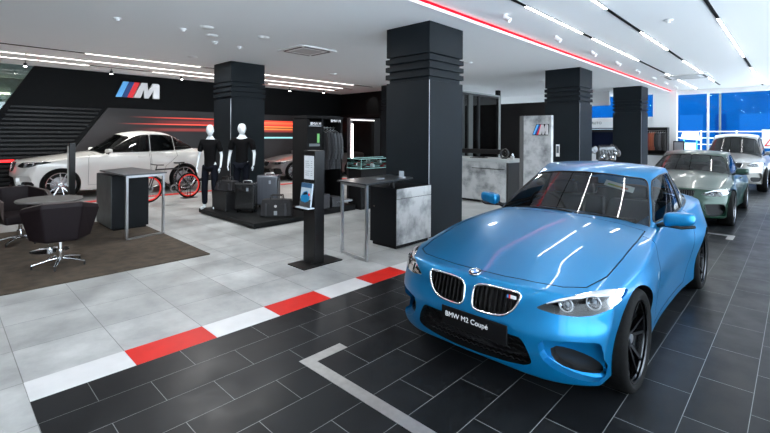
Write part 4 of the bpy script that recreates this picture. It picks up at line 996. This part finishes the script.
# standing logo slab
r = empty('logo_slab', (-4.39, 9.7, 0)); tag(r, 'tall standing concrete slab with a striped M logo right of the reception desk', 'sign')
MB().box(-.30, .36, -.06, .06, 0, 2.17).build('slab', conc, r, bevel=.004); MB().box(-.40, -.31, -.06, .14, 0, 2.17).build('side_panel', mat('slab_side', (.10, .10, .10), .4), r, bevel=.004)
mlogo('logo', 'small striped M logo plate mounted on the standing concrete slab', Matrix.Translation((-4.45, 9.625, 1.73)), .36, .23, backing=True)
# engine display
r = empty('engine_stand', (-4.45, 14.9, 0)); tag(r, 'white plinth with wooden top carrying the display engine', 'plinth'); MB().box(-.45, .45, -.35, .35, 0, .82).build('body', whitem, r, bevel=.01); MB().box(-.47, .47, -.37, .37, .82, .86).build('top', mat('pale_wood', (.45, .30, .17), .5), r)
e = empty('display_engine', (-4.45, 14.9, .86)); tag(e, 'silver cutaway car engine displayed on the plinth between the far columns', 'engine'); e.rotation_euler.z = .5
alu = mat('cast_aluminium', (.22, .23, .24), .35, .9, noise=(14, .5)); dka = mat('dark_casting', (.05, .05, .055), .4, .6)
MB().box(-.26, .26, -.16, .16, .08, .36).build('block', alu, e, bevel=.02); MB().prism([(-.28, .36), (-.22, .50), (.20, .52), (.30, .38)], 'y', -.17, .17).build('cylinder_head', alu, e, bevel=.02); MB().box(-.2, .2, -.13, .13, 0, .08).build('sump', dka, e, bevel=.02)
for k in range(6): MB().cyl((-.2+k*.08, -.02, .50), .025, .06, n=12).build('ignition_coil', dka, e, smooth=40)
for k in range(6): MB().tube([(-.22+k*.085, -.16, .40), (-.22+k*.085, -.27, .38), (-.22+k*.085, -.29, .28), (-.22+k*.085, -.22, .20)], .022, 8).build('intake_runner', alu, e, smooth=60)
for x, z, q in ((-.12, .18, .085), (.12, .16, .07), (.02, .30, .05), (.22, .30, .05)): MB().lathe([(q*.3, -.02), (q*.5, -.035), (q*.9, -.03), (q, -.01), (q, .03), (q*.6, .035)], c=(x, -.20, z), axis='y', n=24).build('pulley', chrome, e, smooth=40)
MB().lathe([(.04, -.05), (.10, -.03), (.11, .03), (.06, .06)], c=(.36, 0, .30), axis='x', n=24).build('turbocharger', alu, e, smooth=50); MB().tube([(.36, 0, .38), (.30, .05, .50), (.15, .05, .56)], .035, 10).build('pipe', dka, e, smooth=50); MB().obox((-.34, -.05, .40), (.08, 0, .05), (0, .08, 0), (-.05, 0, .08)).build('air_box', alu, e, bevel=.01)
# luggage platform
r = empty('display_platform', (-8.15, 4.62, 0)); tag(r, 'low black platform carrying two mannequins and the luggage', 'platform'); MB().box(-1.15, 1.15, -.68, .72, .02, .10).build('deck', mat('platform_black', (.006, .007, .0075), .5, spec=.2), r, bevel=.006); MB().box(-1.1, 1.1, -.62, .66, 0, .02).build('plinth', matblack, r)
pz_ = .10
def suitcase(x, y, w, d, h, col, rot, label, shell=.25):
    r = empty('suitcase', (x, y, pz_), rot); tag(r, label, 'suitcase', 'luggage on the platform')
    m = mat('case_%d' % int(col[2]*1000), col, shell, .3, .5)
    for sg, nm in ((-1, 'front_shell'), (1, 'rear_shell')):
        def sf(a, b, c): return (a*w/2, sg*(d/4+.003)+b*d/4, .05+(c+1)/2*(h-.05))
        g = [-1, -.88, -.6, -.2, .2, .6, .88, 1]; v_, f_ = gridbox(g, [-1, 0, 1], g, sf); me = subd(v_, f_, 1, [m]); sh = linkmesh(nm, me, r)
        if sg < 0:
            for k in range(5): MB().box(-w*.36+k*w*.17, -w*.36+k*w*.17+.02, -d/2-.006, -d/2+.02, .12, h-.08).build('rib', m, sh, bevel=.004)
    for a in (-1, 1):
        for b in (-1, 1): MB().cyl((a*w*.38-.012, b*d*.3, .022), .022, .024, 'x', 14).build('wheel', rubber, r)
    MB().tube([(-w*.22, d*.3, h-.02), (-w*.22, d*.3, h+.02), (-w*.19, d*.3, h+.035), (w*.19, d*.3, h+.035), (w*.22, d*.3, h+.02), (w*.22, d*.3, h-.02)], .009, 8).build('handle', satin if shell < .3 else black, r, smooth=60)
    MB().box(.04, .085, -d/2-.012, -d/2-.002, h*.74, h*.85).build('luggage_tag', mat('tag_pale', (.22, .25, .28), .3), r)
    return r
suitcase(-8.20, 4.45, .40, .25, .60, (.006, .007, .008), .75, 'glossy black hard shell suitcase at the front of the platform')
suitcase(-8.45, 5.12, .46, .27, .70, (.10, .11, .13), .75, 'tall grey metallic suitcase standing behind the duffel bag', .22)
o = MB().box(-.26, .26, -.20, .20, 0, .40).build('plinth_box', mat('box_black', (.008, .008, .009), .45), bevel=.005); o.location = (-8.76, 4.32, pz_); o.rotation_euler.z = .1; tag(o, 'plain black box at the left of the platform carrying the small bag', 'box')
def bag(name, x, y, z, w, d, h, rot, label, tagc=True):
    r = empty(name, (x, y, z), rot); tag(r, label, 'bag', 'luggage on the platform')
    def sf(a, b, c): return (a*w/2*(1-.06*(c+1)), b*d/2*(1-.18*(c+1)), (c+1)/2*h-.012*abs(a)*c)
    g = [-1, -.85, -.3, .3, .85, 1]; v_, f_ = gridbox(g, g, g, sf); me = subd(v_, f_, 2, [mat('bag_canvas', (.006, .006, .008), .7, noise=(80, .2))]); b = linkmesh('bag_body', me, r)
    for sg in (-1, 1): MB().tube([(-w*.2, sg*d*.36, h*.72), (-w*.17, sg*d*.2, h+.07), (w*.17, sg*d*.2, h+.07), (w*.2, sg*d*.36, h*.72)], .013, 8).build('handle', black, r, smooth=60)
    for x_ in (-w*.3, w*.3): MB().box(x_-.018, x_+.018, -d/2-.006, -d/2+.03, .02, h*.75).build('strap', mat('strap_black', (.03, .03, .035), .5), r)
    if tagc: MB().box(-.03, .03, -d/2-.012, -d/2-.003, .04, .12).build('luggage_tag', mat('tag_white', (.3, .32, .34), .4), r); MB().cyl((0, -d/2-.006, h*.62), .026, .006, 'y', 20).build('badge', chrome, r)
bag('duffel_bag', -7.38, 4.66, pz_, .62, .28, .34, .80, 'black canvas travel bag with pale tag lying at the front right of the platform')
bag('holdall', -8.76, 4.32, pz_+.40, .48, .28, .22, .35, 'small black holdall resting on the plain black box', False)
# clothes display
r = empty('clothes_display', (-7.8, 6.3, 0)); tag(r, 'black clothes display wall with side panels and low shelf behind the totem', 'display')
MB().box(-.42, .12, -.72, -.66, .12, 2.04).box(-.10, .06, -.66, -.25, .12, 2.0).build('side_panel', matblack, r); MB().box(-.46, -.42, -.66, .30, .12, 2.10).build('back_panel', darkwall, r); MB().box(-.42, .02, -.25, -.19, .12, 2.08).box(-.42, .1, .25, .30, .12, 2.08).build('side_panel', matblack, r)
MB().box(-.5, .55, -.9, .32, 0, .12).build('base', matblack, r, bevel=.005); MB().box(-.42, .12, -.72, .3, 2.06, 2.12).build('top_panel', matblack, r)
MB().tube([(-.12, -.19, 1.86), (-.12, .25, 1.86)], .012).build('hanging_rail', satin, r); MB().box(.12, .50, -.2, .28, .20, .24).build('shelf', mat('steel_shelf', (.4, .42, .44), .3, .9), r)
for y0, z0 in ((-.52, 1.94), (.0, 2.01)): text('BMW M', .085, mat('sign_white', (.7, .7, .72), .4, emit=(.7, .7, .75), es=.3), r, Matrix.Translation((.064 if y0 < -.2 else .125, y0+.08, z0)) @ Matrix.Rotation(PI/2, 4, 'Z') @ Matrix.Rotation(PI/2, 4, 'X'), 'sign_lettering')
MB().box(.06, .066, -.62, -.30, 1.89, 1.895).build('sign_line', satin, r)
MB().box(.061, .068, -.40, -.34, 1.52, 1.72).build('green_label', mat('label_green', (.15, .45, .12), .4, emit=(.1, .5, .1), es=.2), r); MB().box(.061, .068, -.62, -.33, 1.44, 1.50).build('small_print', mat('label_grey', (.12, .14, .15), .4), r)
for i in range(5):
    garment('hanging_jacket', -7.92, 6.15+i*.09, 1.86, .50, .95, [(.014, .014, .016), (.02, .02, .024), (.05, .052, .058), (.035, .036, .04), (.06, .062, .068)][i], .12, ['black jacket at the left end of the clothes display rail', 'second jacket from the left, black, on the clothes display rail', 'dark grey jacket in the middle of the clothes display rail', 'black jacket second from the right on the clothes display rail', 'grey jacket at the right end of the clothes display rail'][i], 'jackets on the clothes display', 'jacket')
r = empty('lit_frame', (-7.8, 7.3, 0)); tag(r, 'black open frame with a white vertical light strip beside the jackets', 'display frame')
MB().box(-.05, .05, -.42, -.34, .12, 2.08).build('left_post', mat('plum_frame', (.10, .08, .085), .4), r); MB().box(-.05, .05, .40, .62, 0, 2.12).build('right_post', matblack, r); MB().box(-.05, .05, -.42, .5, 2.04, 2.10).build('top_bar', mat('plum_frame', (0, 0, 0)), r)
MB().box(.05, .07, -.375, -.33, 1.0, 1.96).build('light_strip', mat('frame_led', (1, 1, 1), emit=(1, .9, .85), es=6), r)
MB().box(.05, .06, -.40, .4, 2.05, 2.07).build('top_light', mat('frame_led_dim', (1, 1, 1), emit=(1, .8, .7), es=.8), r)
r = empty('glass_showcase', (-7.35, 7.3, 0)); tag(r, 'small glass topped showcase with accessories behind the right counter', 'showcase')
MB().box(-.22, .22, -.62, .55, 0.0, .92).build('cabinet', matblack, r, bevel=.005); MB().box(-.24, .24, -.64, .57, .92, 1.15).build('glass_box', glass('case_glass', (.80, .88, .88), .9, 1.6), r)
mb = MB()
for z in (.93, 1.15):
    mb.tube([(.24, -.64, z), (.24, .57, z)], .006, 4); mb.tube([(-.24, -.64, z), (-.24, .57, z)], .006, 4); mb.tube([(.24, -.64, z), (-.24, -.64, z)], .006, 4)
for y in (-.64, .57): mb.tube([(.24, y, .92), (.24, y, 1.15)], .006, 4)
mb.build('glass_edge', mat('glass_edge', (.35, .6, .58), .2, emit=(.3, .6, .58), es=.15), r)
for i, (y, h) in enumerate(((-.35, .05), (-.05, .09), (.28, .04))):
    o = MB().lathe([(1e-4, 0), (.05, 0), (.055, h*.6), (.03, h), (1e-4, h)], n=16).build('display_item', [mat('item_dark', (.03, .03, .03), .3), satin, mat('item_red', (.4, .02, .02), .4)][i], smooth=50); o.location = (-7.35, 7.3+y, .93); tag(o, ['small dark accessory', 'small silver accessory', 'small red accessory'][i]+' inside the glass showcase', 'accessory')
for i, (y, z, s_) in enumerate(((6.75, .12, .3), (7.05, .12, .22))):
    o = MB().box(-.15, .15, -.12, .12, 0, s_).build('storage_box', mat('storage_dark', (.03, .03, .035), .4), bevel=.006); o.location = (-7.45, y-.95, .12); tag(o, ['taller', 'shorter'][i]+' dark box on the low base of the clothes display', 'box')
# ---- people shapes: mannequins
skinw = mat('mannequin_white', (.62, .66, .68), .35); cloth = mat('black_jersey', (.003, .003, .0035), .85, spec=.1); jeans = mat('dark_trousers', (.004, .005, .009), .8, spec=.1)
def skin(name, pts, edges, rad, m, parent, lv=2, root=0, smooth=True):
    me = bpy.data.meshes.new('sk'); me.from_pydata(pts, edges, []); o = tmp(me)
    md = o.modifiers.new('skin', 'SKIN'); md.use_smooth_shade = True; o.modifiers.new('sub', 'SUBSURF').levels = lv
    lay = o.data.skin_vertices[0].data
    for i, r_ in enumerate(rad): lay[i].radius = (r_, r_) if not isinstance(r_, tuple) else r_; lay[i].use_root = (i == root)
    res = baked(o); kill(o); res.materials.clear(); res.materials.append(m)
    for p in res.polygons: p.use_smooth = True
    return linkmesh(name, res, parent)
def mannequin(loc, rot, female, H_, label, head_turn=0, rest=None):
    s_ = H_/1.80; r = empty('mannequin', loc, rot); tag(r, label, 'mannequin', 'shop mannequins on the platform')
    sh, hp = (.165, .095) if female else (.195, .092)
    P = []; E_ = []; R_ = []
    def V(x, y, z, q, par=None):
        P.append((x*s_, y*s_, z*s_)); R_.append(tuple(k*s_ for k in q) if isinstance(q, tuple) else q*s_)
        if par is not None: E_.append((par, len(P)-1))
        return len(P)-1
    wd = .88 if female else 1
    pel = V(0, 0, .95, (.115*wd, .085)); wa = V(0, 0, 1.10, (.092*wd, .07), pel); chs = V(0, -.005, 1.28, (.12*wd, .085), wa); ct = V(0, 0, 1.42, (.115*wd, .062), chs); nk = V(0, .01, 1.50, .062*wd, ct); nk2 = V(0, 0, 1.60, .056*wd, nk)
    for sg in (-1, 1):
        s1 = V(sg*sh, 0, 1.425, .052*wd, ct); el = V(sg*(sh+.075), .02, 1.15, .037*wd, s1); wr = V(sg*(sh+.085), -.05, .93, .025*wd, el); hd = V(sg*(sh+.08), -.075, .87, (.030, .018), wr)
        hps = V(sg*hp, 0, .90, .088*wd, pel); kn = V(sg*(hp+.012), -.02, .50, .055*wd, hps); an = V(sg*(hp+.02), .015, .09, .036, kn); hl_ = V(sg*(hp+.02), .02, .035, .033, an); to = V(sg*(hp+.04), -.14, .022, (.038, .022), hl_)
    body = skin('body', P, E_, R_, skinw, r, 2, 0)
    # fingers
    mb = MB()
    for sg in (-1, 1):
        b = Vector((sg*(sh+.08), -.08, .865))*s_
        for k in range(4):
            L_ = (.070, .080, .076, .060)[k]*s_; o_ = b+Vector((0, (-.026+k*.017)*s_, -.015*s_)); mb.tube([o_, o_+Vector((-sg*.004, -.006, -L_*.5)), o_+Vector((-sg*.014, -.004, -L_))], [.0095, .009, .006], 6)
        mb.tube([b+Vector((-sg*.0, -.025, .01)), b+Vector((-sg*.01, -.05, -.02)), b+Vector((-sg*.014, -.055, -.05))], [.011, .010, .007], 6)
    mb.build('fingers', skinw, body, smooth=60)
    # head
    def hf(a, b, c):
        n = (abs(a)**2.4+abs(b)**2.4+abs(c)**2.4)**(1/2.4); a, b, c = a/n, b/n, c/n
        x = a*.077*(1-.34*max(0, -c)); y = b*.100*(1-.12*max(0, -c))+(-.012*max(0, -c)); z = c*.125
        nose = .020*gauss(a, 0, .16)*gauss(c, -.12, .20) if b < 0 else 0
        brow = .006*gauss(c, .16, .12) if b < 0 else 0
        eye = .009*(gauss(a, .36, .17)+gauss(a, -.36, .17))*gauss(c, .03, .10) if b < 0 else 0
        lip = .007*gauss(a, 0, .28)*gauss(c, -.48, .07)+.006*gauss(a, 0, .25)*gauss(c, -.62, .06)+.012*gauss(a, 0, .35)*gauss(c, -.88, .14) if b < 0 else 0
        return (x, y-nose-brow+eye-lip, z)
    g = [-1+2*k/12 for k in range(13)]; v_, f_ = gridbox(g, g, g, hf); me = subd(v_, f_, 1, [skinw]); me.transform(Matrix.Translation((0, -.012*s_, 1.675*s_)) @ Matrix.Rotation(head_turn, 4, 'Z') @ Matrix.Scale(s_, 4)); hd = linkmesh('head', me, r)
    mb = MB()
    for sg in (-1, 1): mb.tube([Vector((sg*.073, .005+.02*math.cos(t), .03*math.sin(t)-.005)) for t in [2*PI*k/12 for k in range(12)]], .006, 6, closed=True)
    mb.xform(Matrix.Translation((0, -.012*s_, 1.675*s_)) @ Matrix.Rotation(head_turn, 4, 'Z') @ Matrix.Scale(s_, 4)); mb.build('ears', skinw, hd, smooth=60)
    # shirt
    P, E_, R_ = [], [], []
    a0_ = V(0, 0, .77, (.165*wd, .125)); a = V(0, 0, .90, (.155*wd, .118), a0_); b = V(0, 0, 1.06, (.138*wd, .105), a); c_ = V(0, -.005, 1.28, (.165*wd, .122), b); d = V(0, 0, 1.425, (.142*wd, .088), c_); V(0, .008, 1.475, (.075, .065), d)
    for sg in (-1, 1): q = V(sg*sh, 0, 1.43, .078*wd, d); q2 = V(sg*(sh+.05), .012, 1.27, (.072*wd, .070*wd), q); V(sg*(sh+.062), .012, 1.21, (.070*wd, .068*wd), q2)
    skin('t_shirt', P, E_, R_, cloth, r, 2, 0)
    P, E_, R_ = [], [], []
    a = V(0, 0, .95, (.14*wd, .108))
    for sg in (-1, 1): q = V(sg*hp, 0, .88, .098*wd, a); k = V(sg*(hp+.012), -.02, .50, .072, q); V(sg*(hp+.02), .015, .08, .058, k)
    skin('trousers', P, E_, R_, jeans, r, 2, 0)
    return r
mannequin((-9.12, 4.10, .10), .75, True, 1.80, 'white female mannequin in black top and trousers at the left of the platform', .35)
mannequin((-9.02, 4.78, .10), .75, False, 1.84, 'white male mannequin in black shirt behind the luggage, head turned right', .9)
# ---- bicycle
def bicycle():
    r = empty('bicycle', (-11.62, 4.18, 0), .16); tag(r, 'black bicycle with red rimmed wheels standing before the white car', 'bicycle')
    fb = mat('bike_black', (.01, .01, .011), .3); R0 = .335
    for y in (-.52, .52):
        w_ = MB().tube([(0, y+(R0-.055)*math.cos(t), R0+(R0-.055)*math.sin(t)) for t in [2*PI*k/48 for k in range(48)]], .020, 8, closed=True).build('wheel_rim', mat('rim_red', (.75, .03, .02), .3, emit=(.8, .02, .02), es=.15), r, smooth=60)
        MB().tube([(0, y+(R0-.022)*math.cos(t), R0+(R0-.022)*math.sin(t)) for t in [2*PI*k/48 for k in range(48)]], .022, 8, closed=True).build('tyre', rubber, w_, smooth=60)
        sp = MB()
        for k in range(20): t = 2*PI*k/20; sp.tube([(0, y+.02*math.cos(t+1), R0+.02*math.sin(t+1)), (0, y+(R0-.06)*math.cos(t), R0+(R0-.06)*math.sin(t))], .002, 4)
        sp.build('spokes', satin, w_); MB().cyl((-.04, y, R0), .022, .08, 'x', 12).build('hub', fb, w_); MB().lathe([(.05, .03), (.085, .03), (.085, .033), (.05, .033), (.05, .03)], c=(0, y, R0), axis='x', n=28).build('brake_disc', satin, w_)
    bb = (0, .08, .30); st = (0, .22, .80); hdt = (0, -.36, .80); hb = (0, -.40, .66); rr = (0, .52, R0)
    fr = MB(); fr.tube([bb, st], .018); fr.tube([st, hdt], .020); fr.tube([bb, hb], .024); fr.tube([hdt, hb], .022)
    for sg in (-.045, .045): fr.tube([(0, .20, .74), (sg, .50, R0)], .011); fr.tube([bb, (sg, .52, R0)], .012)
    fr.build('frame', fb, r, smooth=60)
    fk = MB()
    for sg in (-.05, .05): fk.tube([(sg, -.42, .64), (sg, -.52, R0)], .014)
    fk.tube([(-.05, -.42, .64), (.05, -.42, .64)], .016); fk.tube([hdt, (0, -.33, .90)], .014); fk.build('fork', fb, r, smooth=60)
    MB().tube([(-.31, -.33, .93), (-.1, -.36, .92), (.1, -.36, .92), (.31, -.33, .93)], .013).build('handlebar', fb, r, smooth=60)
    MB().tube([st, (0, .25, .92)], .013).build('seat_post', fb, r, smooth=60)
    def sf(a, b, c): return (a*(.065 if b > 0 else .03), .24+b*.14, .94+c*.02+.01*abs(b))
    g = [-1, -.5, 0, .5, 1]; v_, f_ = gridbox([-1, 0, 1], g, [-1, 0, 1], sf); linkmesh('saddle', subd(v_, f_, 2, [fb]), r)
    MB().lathe([(.06, 0), (.10, 0), (.10, .006), (.06, .006), (.06, 0)], c=(.04, .08, .30), axis='x', n=32).build('chainring', satin, r); MB().tube([(.06, .08, .30), (.07, .20, .20)], .011).tube([(-.06, .08, .30), (-.07, -.04, .40)], .011).build('crank', fb, r); MB().box(.07, .16, .16, .24, .19, .21).box(-.16, -.07, -.08, 0, .39, .41).build('pedal', fb, r)
    MB().tube([(.04, .08, .40), (.04, .52, R0+.04)], .004, 4).tube([(.04, .08, .20), (.04, .52, R0-.04)], .004, 4).build('chain', satin, r)
    MB().box(-.12, .12, .35, .70, 0, .015).tube([(.06, .52, .01), (.06, .52, R0)], .010).tube([(-.06, .52, .01), (-.06, .52, R0)], .010).build('floor_stand', black, r)
bicycle()
# ------------------------------------------------------------------ the parked cars
def warpfn(ky, kz, sx):
    yk, yv = zip(*ky); zk, zv = zip(*kz)
    def w(p):
        y = p[1]; z = p[2]
        Y = float(np.interp(y, yk, yv)) if yk[0] <= y <= yk[-1] else (yv[0]+(y-yk[0]) if y < yk[0] else yv[-1]+(y-yk[-1]))
        Z = float(np.interp(z, zk, zv)) if zk[0] <= z <= zk[-1] else (zv[0]+(z-zk[0]) if z < zk[0] else zv[-1]+(z-zk[-1]))
        return (p[0]*sx, Y, Z)
    return w
blue = paintmat('blue_metallic_paint', (.0, .16, .37), .65, .34, .5)
def m2_extra(root, ref, gref, W8):
    p = gref.front(.36, 1.235)
    if p:
        n = gref.normal(p)[0]; x = Vector((1, 0, 0)); x = (x-n*x.dot(n)).normalized(); y = n.cross(x)
        if y.z < 0: y = -y
        c_ = p-n*.03; mb = MB().obox(c_, x*.13, y*.045, n*.002); mb.build('windscreen_sheet', mat('sticker_white', (.75, .8, .78), .5), root)
        for k, cl in enumerate(((.25, .5, .05), (.6, .45, .05), (.6, .12, .05))): MB().obox(c_+x*(-.07+k*.06)-y*.012+n*.003, x*.03, y*.010, n*.001).build('coloured_band', mat('band_%d' % k, cl, .5), root)
    # M badge on the right kidney, fender vent
    p = ref.front(.27, .668)
    if p:
        for k, (cl, w_) in enumerate((((.05, .25, .6), .005), ((.6, .02, .02), .005), ((.7, .7, .72), .02))): MB().box(p.x+k*.012, p.x+k*.012+w_*1.8, p.y+.0, p.y+.01, p.z-.01, p.z+.01).build('m_badge', mat('mb_%d' % k, cl, .3), root)
    for sg in (-1, 1):
        pts = [ref.side(y, z, sg) for y, z in ((1.26, .66), (1.33, .675), (1.31, .635), (1.26, .625))]
        if all(pts): MB().add([q+Vector((sg*.002, 0, 0)) for q in pts]+[q-Vector((sg*.01, 0, 0)) for q in pts], [(0,1,2,3),(7,6,5,4),(0,4,5,1),(1,5,6,2),(2,6,7,3),(3,7,4,0)]).build('fender_vent', satin, root)
m2_spec['extra'] = m2_extra
m2_spec['rim'] = mat('dark_rim', (.06, .062, .066), .22, 1)
make_car('coupe_car', 'bright metallic blue two door coupe parked nearest the camera, facing it', (-1.62, 2.49, 0), blue, m2_spec)
m4 = dict(m2_spec); m4.update(lv=2, fa=.80, ra=3.61, track=.90, tw=.25, r=.335, warp=warpfn([(0, 0), (.77, .80), (3.46, 3.61), (4.47, 4.67)], [(0, 0), (1.415, 1.39)], 1.02), kidmat=black, plate=None, extra=lambda *a: None,
    intakes=[[(.50, .46), (.60, .47), (.75, .46), (.78, .42), (.77, .30), (.72, .24), (.55, .24), (.52, .30)]], cut_paint=None, fins=False)
green = paintmat('dark_green_paint', (.006, .030, .018), .3, .3, .4)
m4['rim'] = mat('grey_rim', (.25, .25, .26), .25, 1)
make_car('coupe_car', 'dark green coupe parked behind the blue one', (-1.76, 9.78, 0), green, m4)
suvw = warpfn([(0, 0), (.77, .90), (1.72, 1.75), (2.25, 2.35), (3.46, 3.90), (4.1, 4.55), (4.47, 4.95)], [(0, 0), (.2, .27), (.70, .97), (.93, 1.15), (1.02, 1.25), (1.415, 1.79)], 1.10)
suv = dict(m2_spec); suv.update(lv=2, fa=.90, ra=3.90, track=.985, tw=.29, r=.395, warp=suvw, plate=None, extra=lambda *a: None, fins=False,
    windows=[[(1.86, .955), (2.20, 1.15), (2.42, 1.265), (2.58, 1.312), (2.74, 1.322), (2.74, .965)], [(2.765, .967), (2.765, 1.325), (3.10, 1.315), (3.24, 1.295), (3.27, .985)], [(3.295, .988), (3.265, 1.285), (3.48, 1.22), (3.66, 1.13), (3.80, 1.05), (3.78, 1.03)]],
    doors=[[(1.42, .26), (1.42, .75), (1.55, 1.2), (2.72, 1.2), (2.74, .26)], [(2.77, .26), (2.75, 1.2), (3.30, 1.2), (3.30, .80), (3.05, .55), (3.0, .26)]], door_sides=(1,),
    intakes=[[(.52, .36), (.60, .37), (.74, .36), (.76, .33), (.74, .26), (.54, .25)]], projectors=[(.60, .658), (.73, .675)], rim=mat('silver_rim', (.55, .56, .58), .25, 1), wl=2)
suv['gh'] = dict(m2_spec['gh']); suv['gh'].update(r0=4.30, r1=3.45, roof=[(0, 1.335), (.12, 1.375), (.45, 1.415), (.75, 1.39), (1, 1.28)])
white = paintmat('white_pearl_paint', (.62, .62, .60), .1, .3)
make_car('sport_utility_car', 'white sport utility coupe parked along the dark left wall', (-14.25, 1.30, 0), white, suv)
s3 = dict(suv); s3.update(door_sides=(), doors=[], warp=warpfn([(0, 0), (.77, .88), (1.72, 1.72), (2.25, 2.3), (3.46, 3.72), (4.1, 4.3), (4.47, 4.68)], [(0, 0), (.2, .26), (.70, .90), (.93, 1.06), (1.02, 1.22), (1.415, 1.84)], 1.04), fa=.88, ra=3.72, track=.93, r=.37, tw=.26, lv=2, wl=0)
silver = paintmat('silver_beige_paint', (.22, .215, .20), .6, .3, .6)
make_car('sport_utility_car', 'silver sport utility car farthest along the row by the window', (-1.60, 17.1, 0), silver, s3)
s4 = dict(m4); s4.update(door_sides=(1,), wl=0, kidmat=chrome, rim=mat('silver_rim', (0, 0, 0)), extra=lambda *a: None)
greyp = paintmat('grey_metallic_paint', (.16, .14, .14), .7, .28)
make_car('coupe_car', 'grey metallic coupe beside the dark wall, partly hidden by the clothes display', (-14.3, 8.4, 0), greyp, s4)
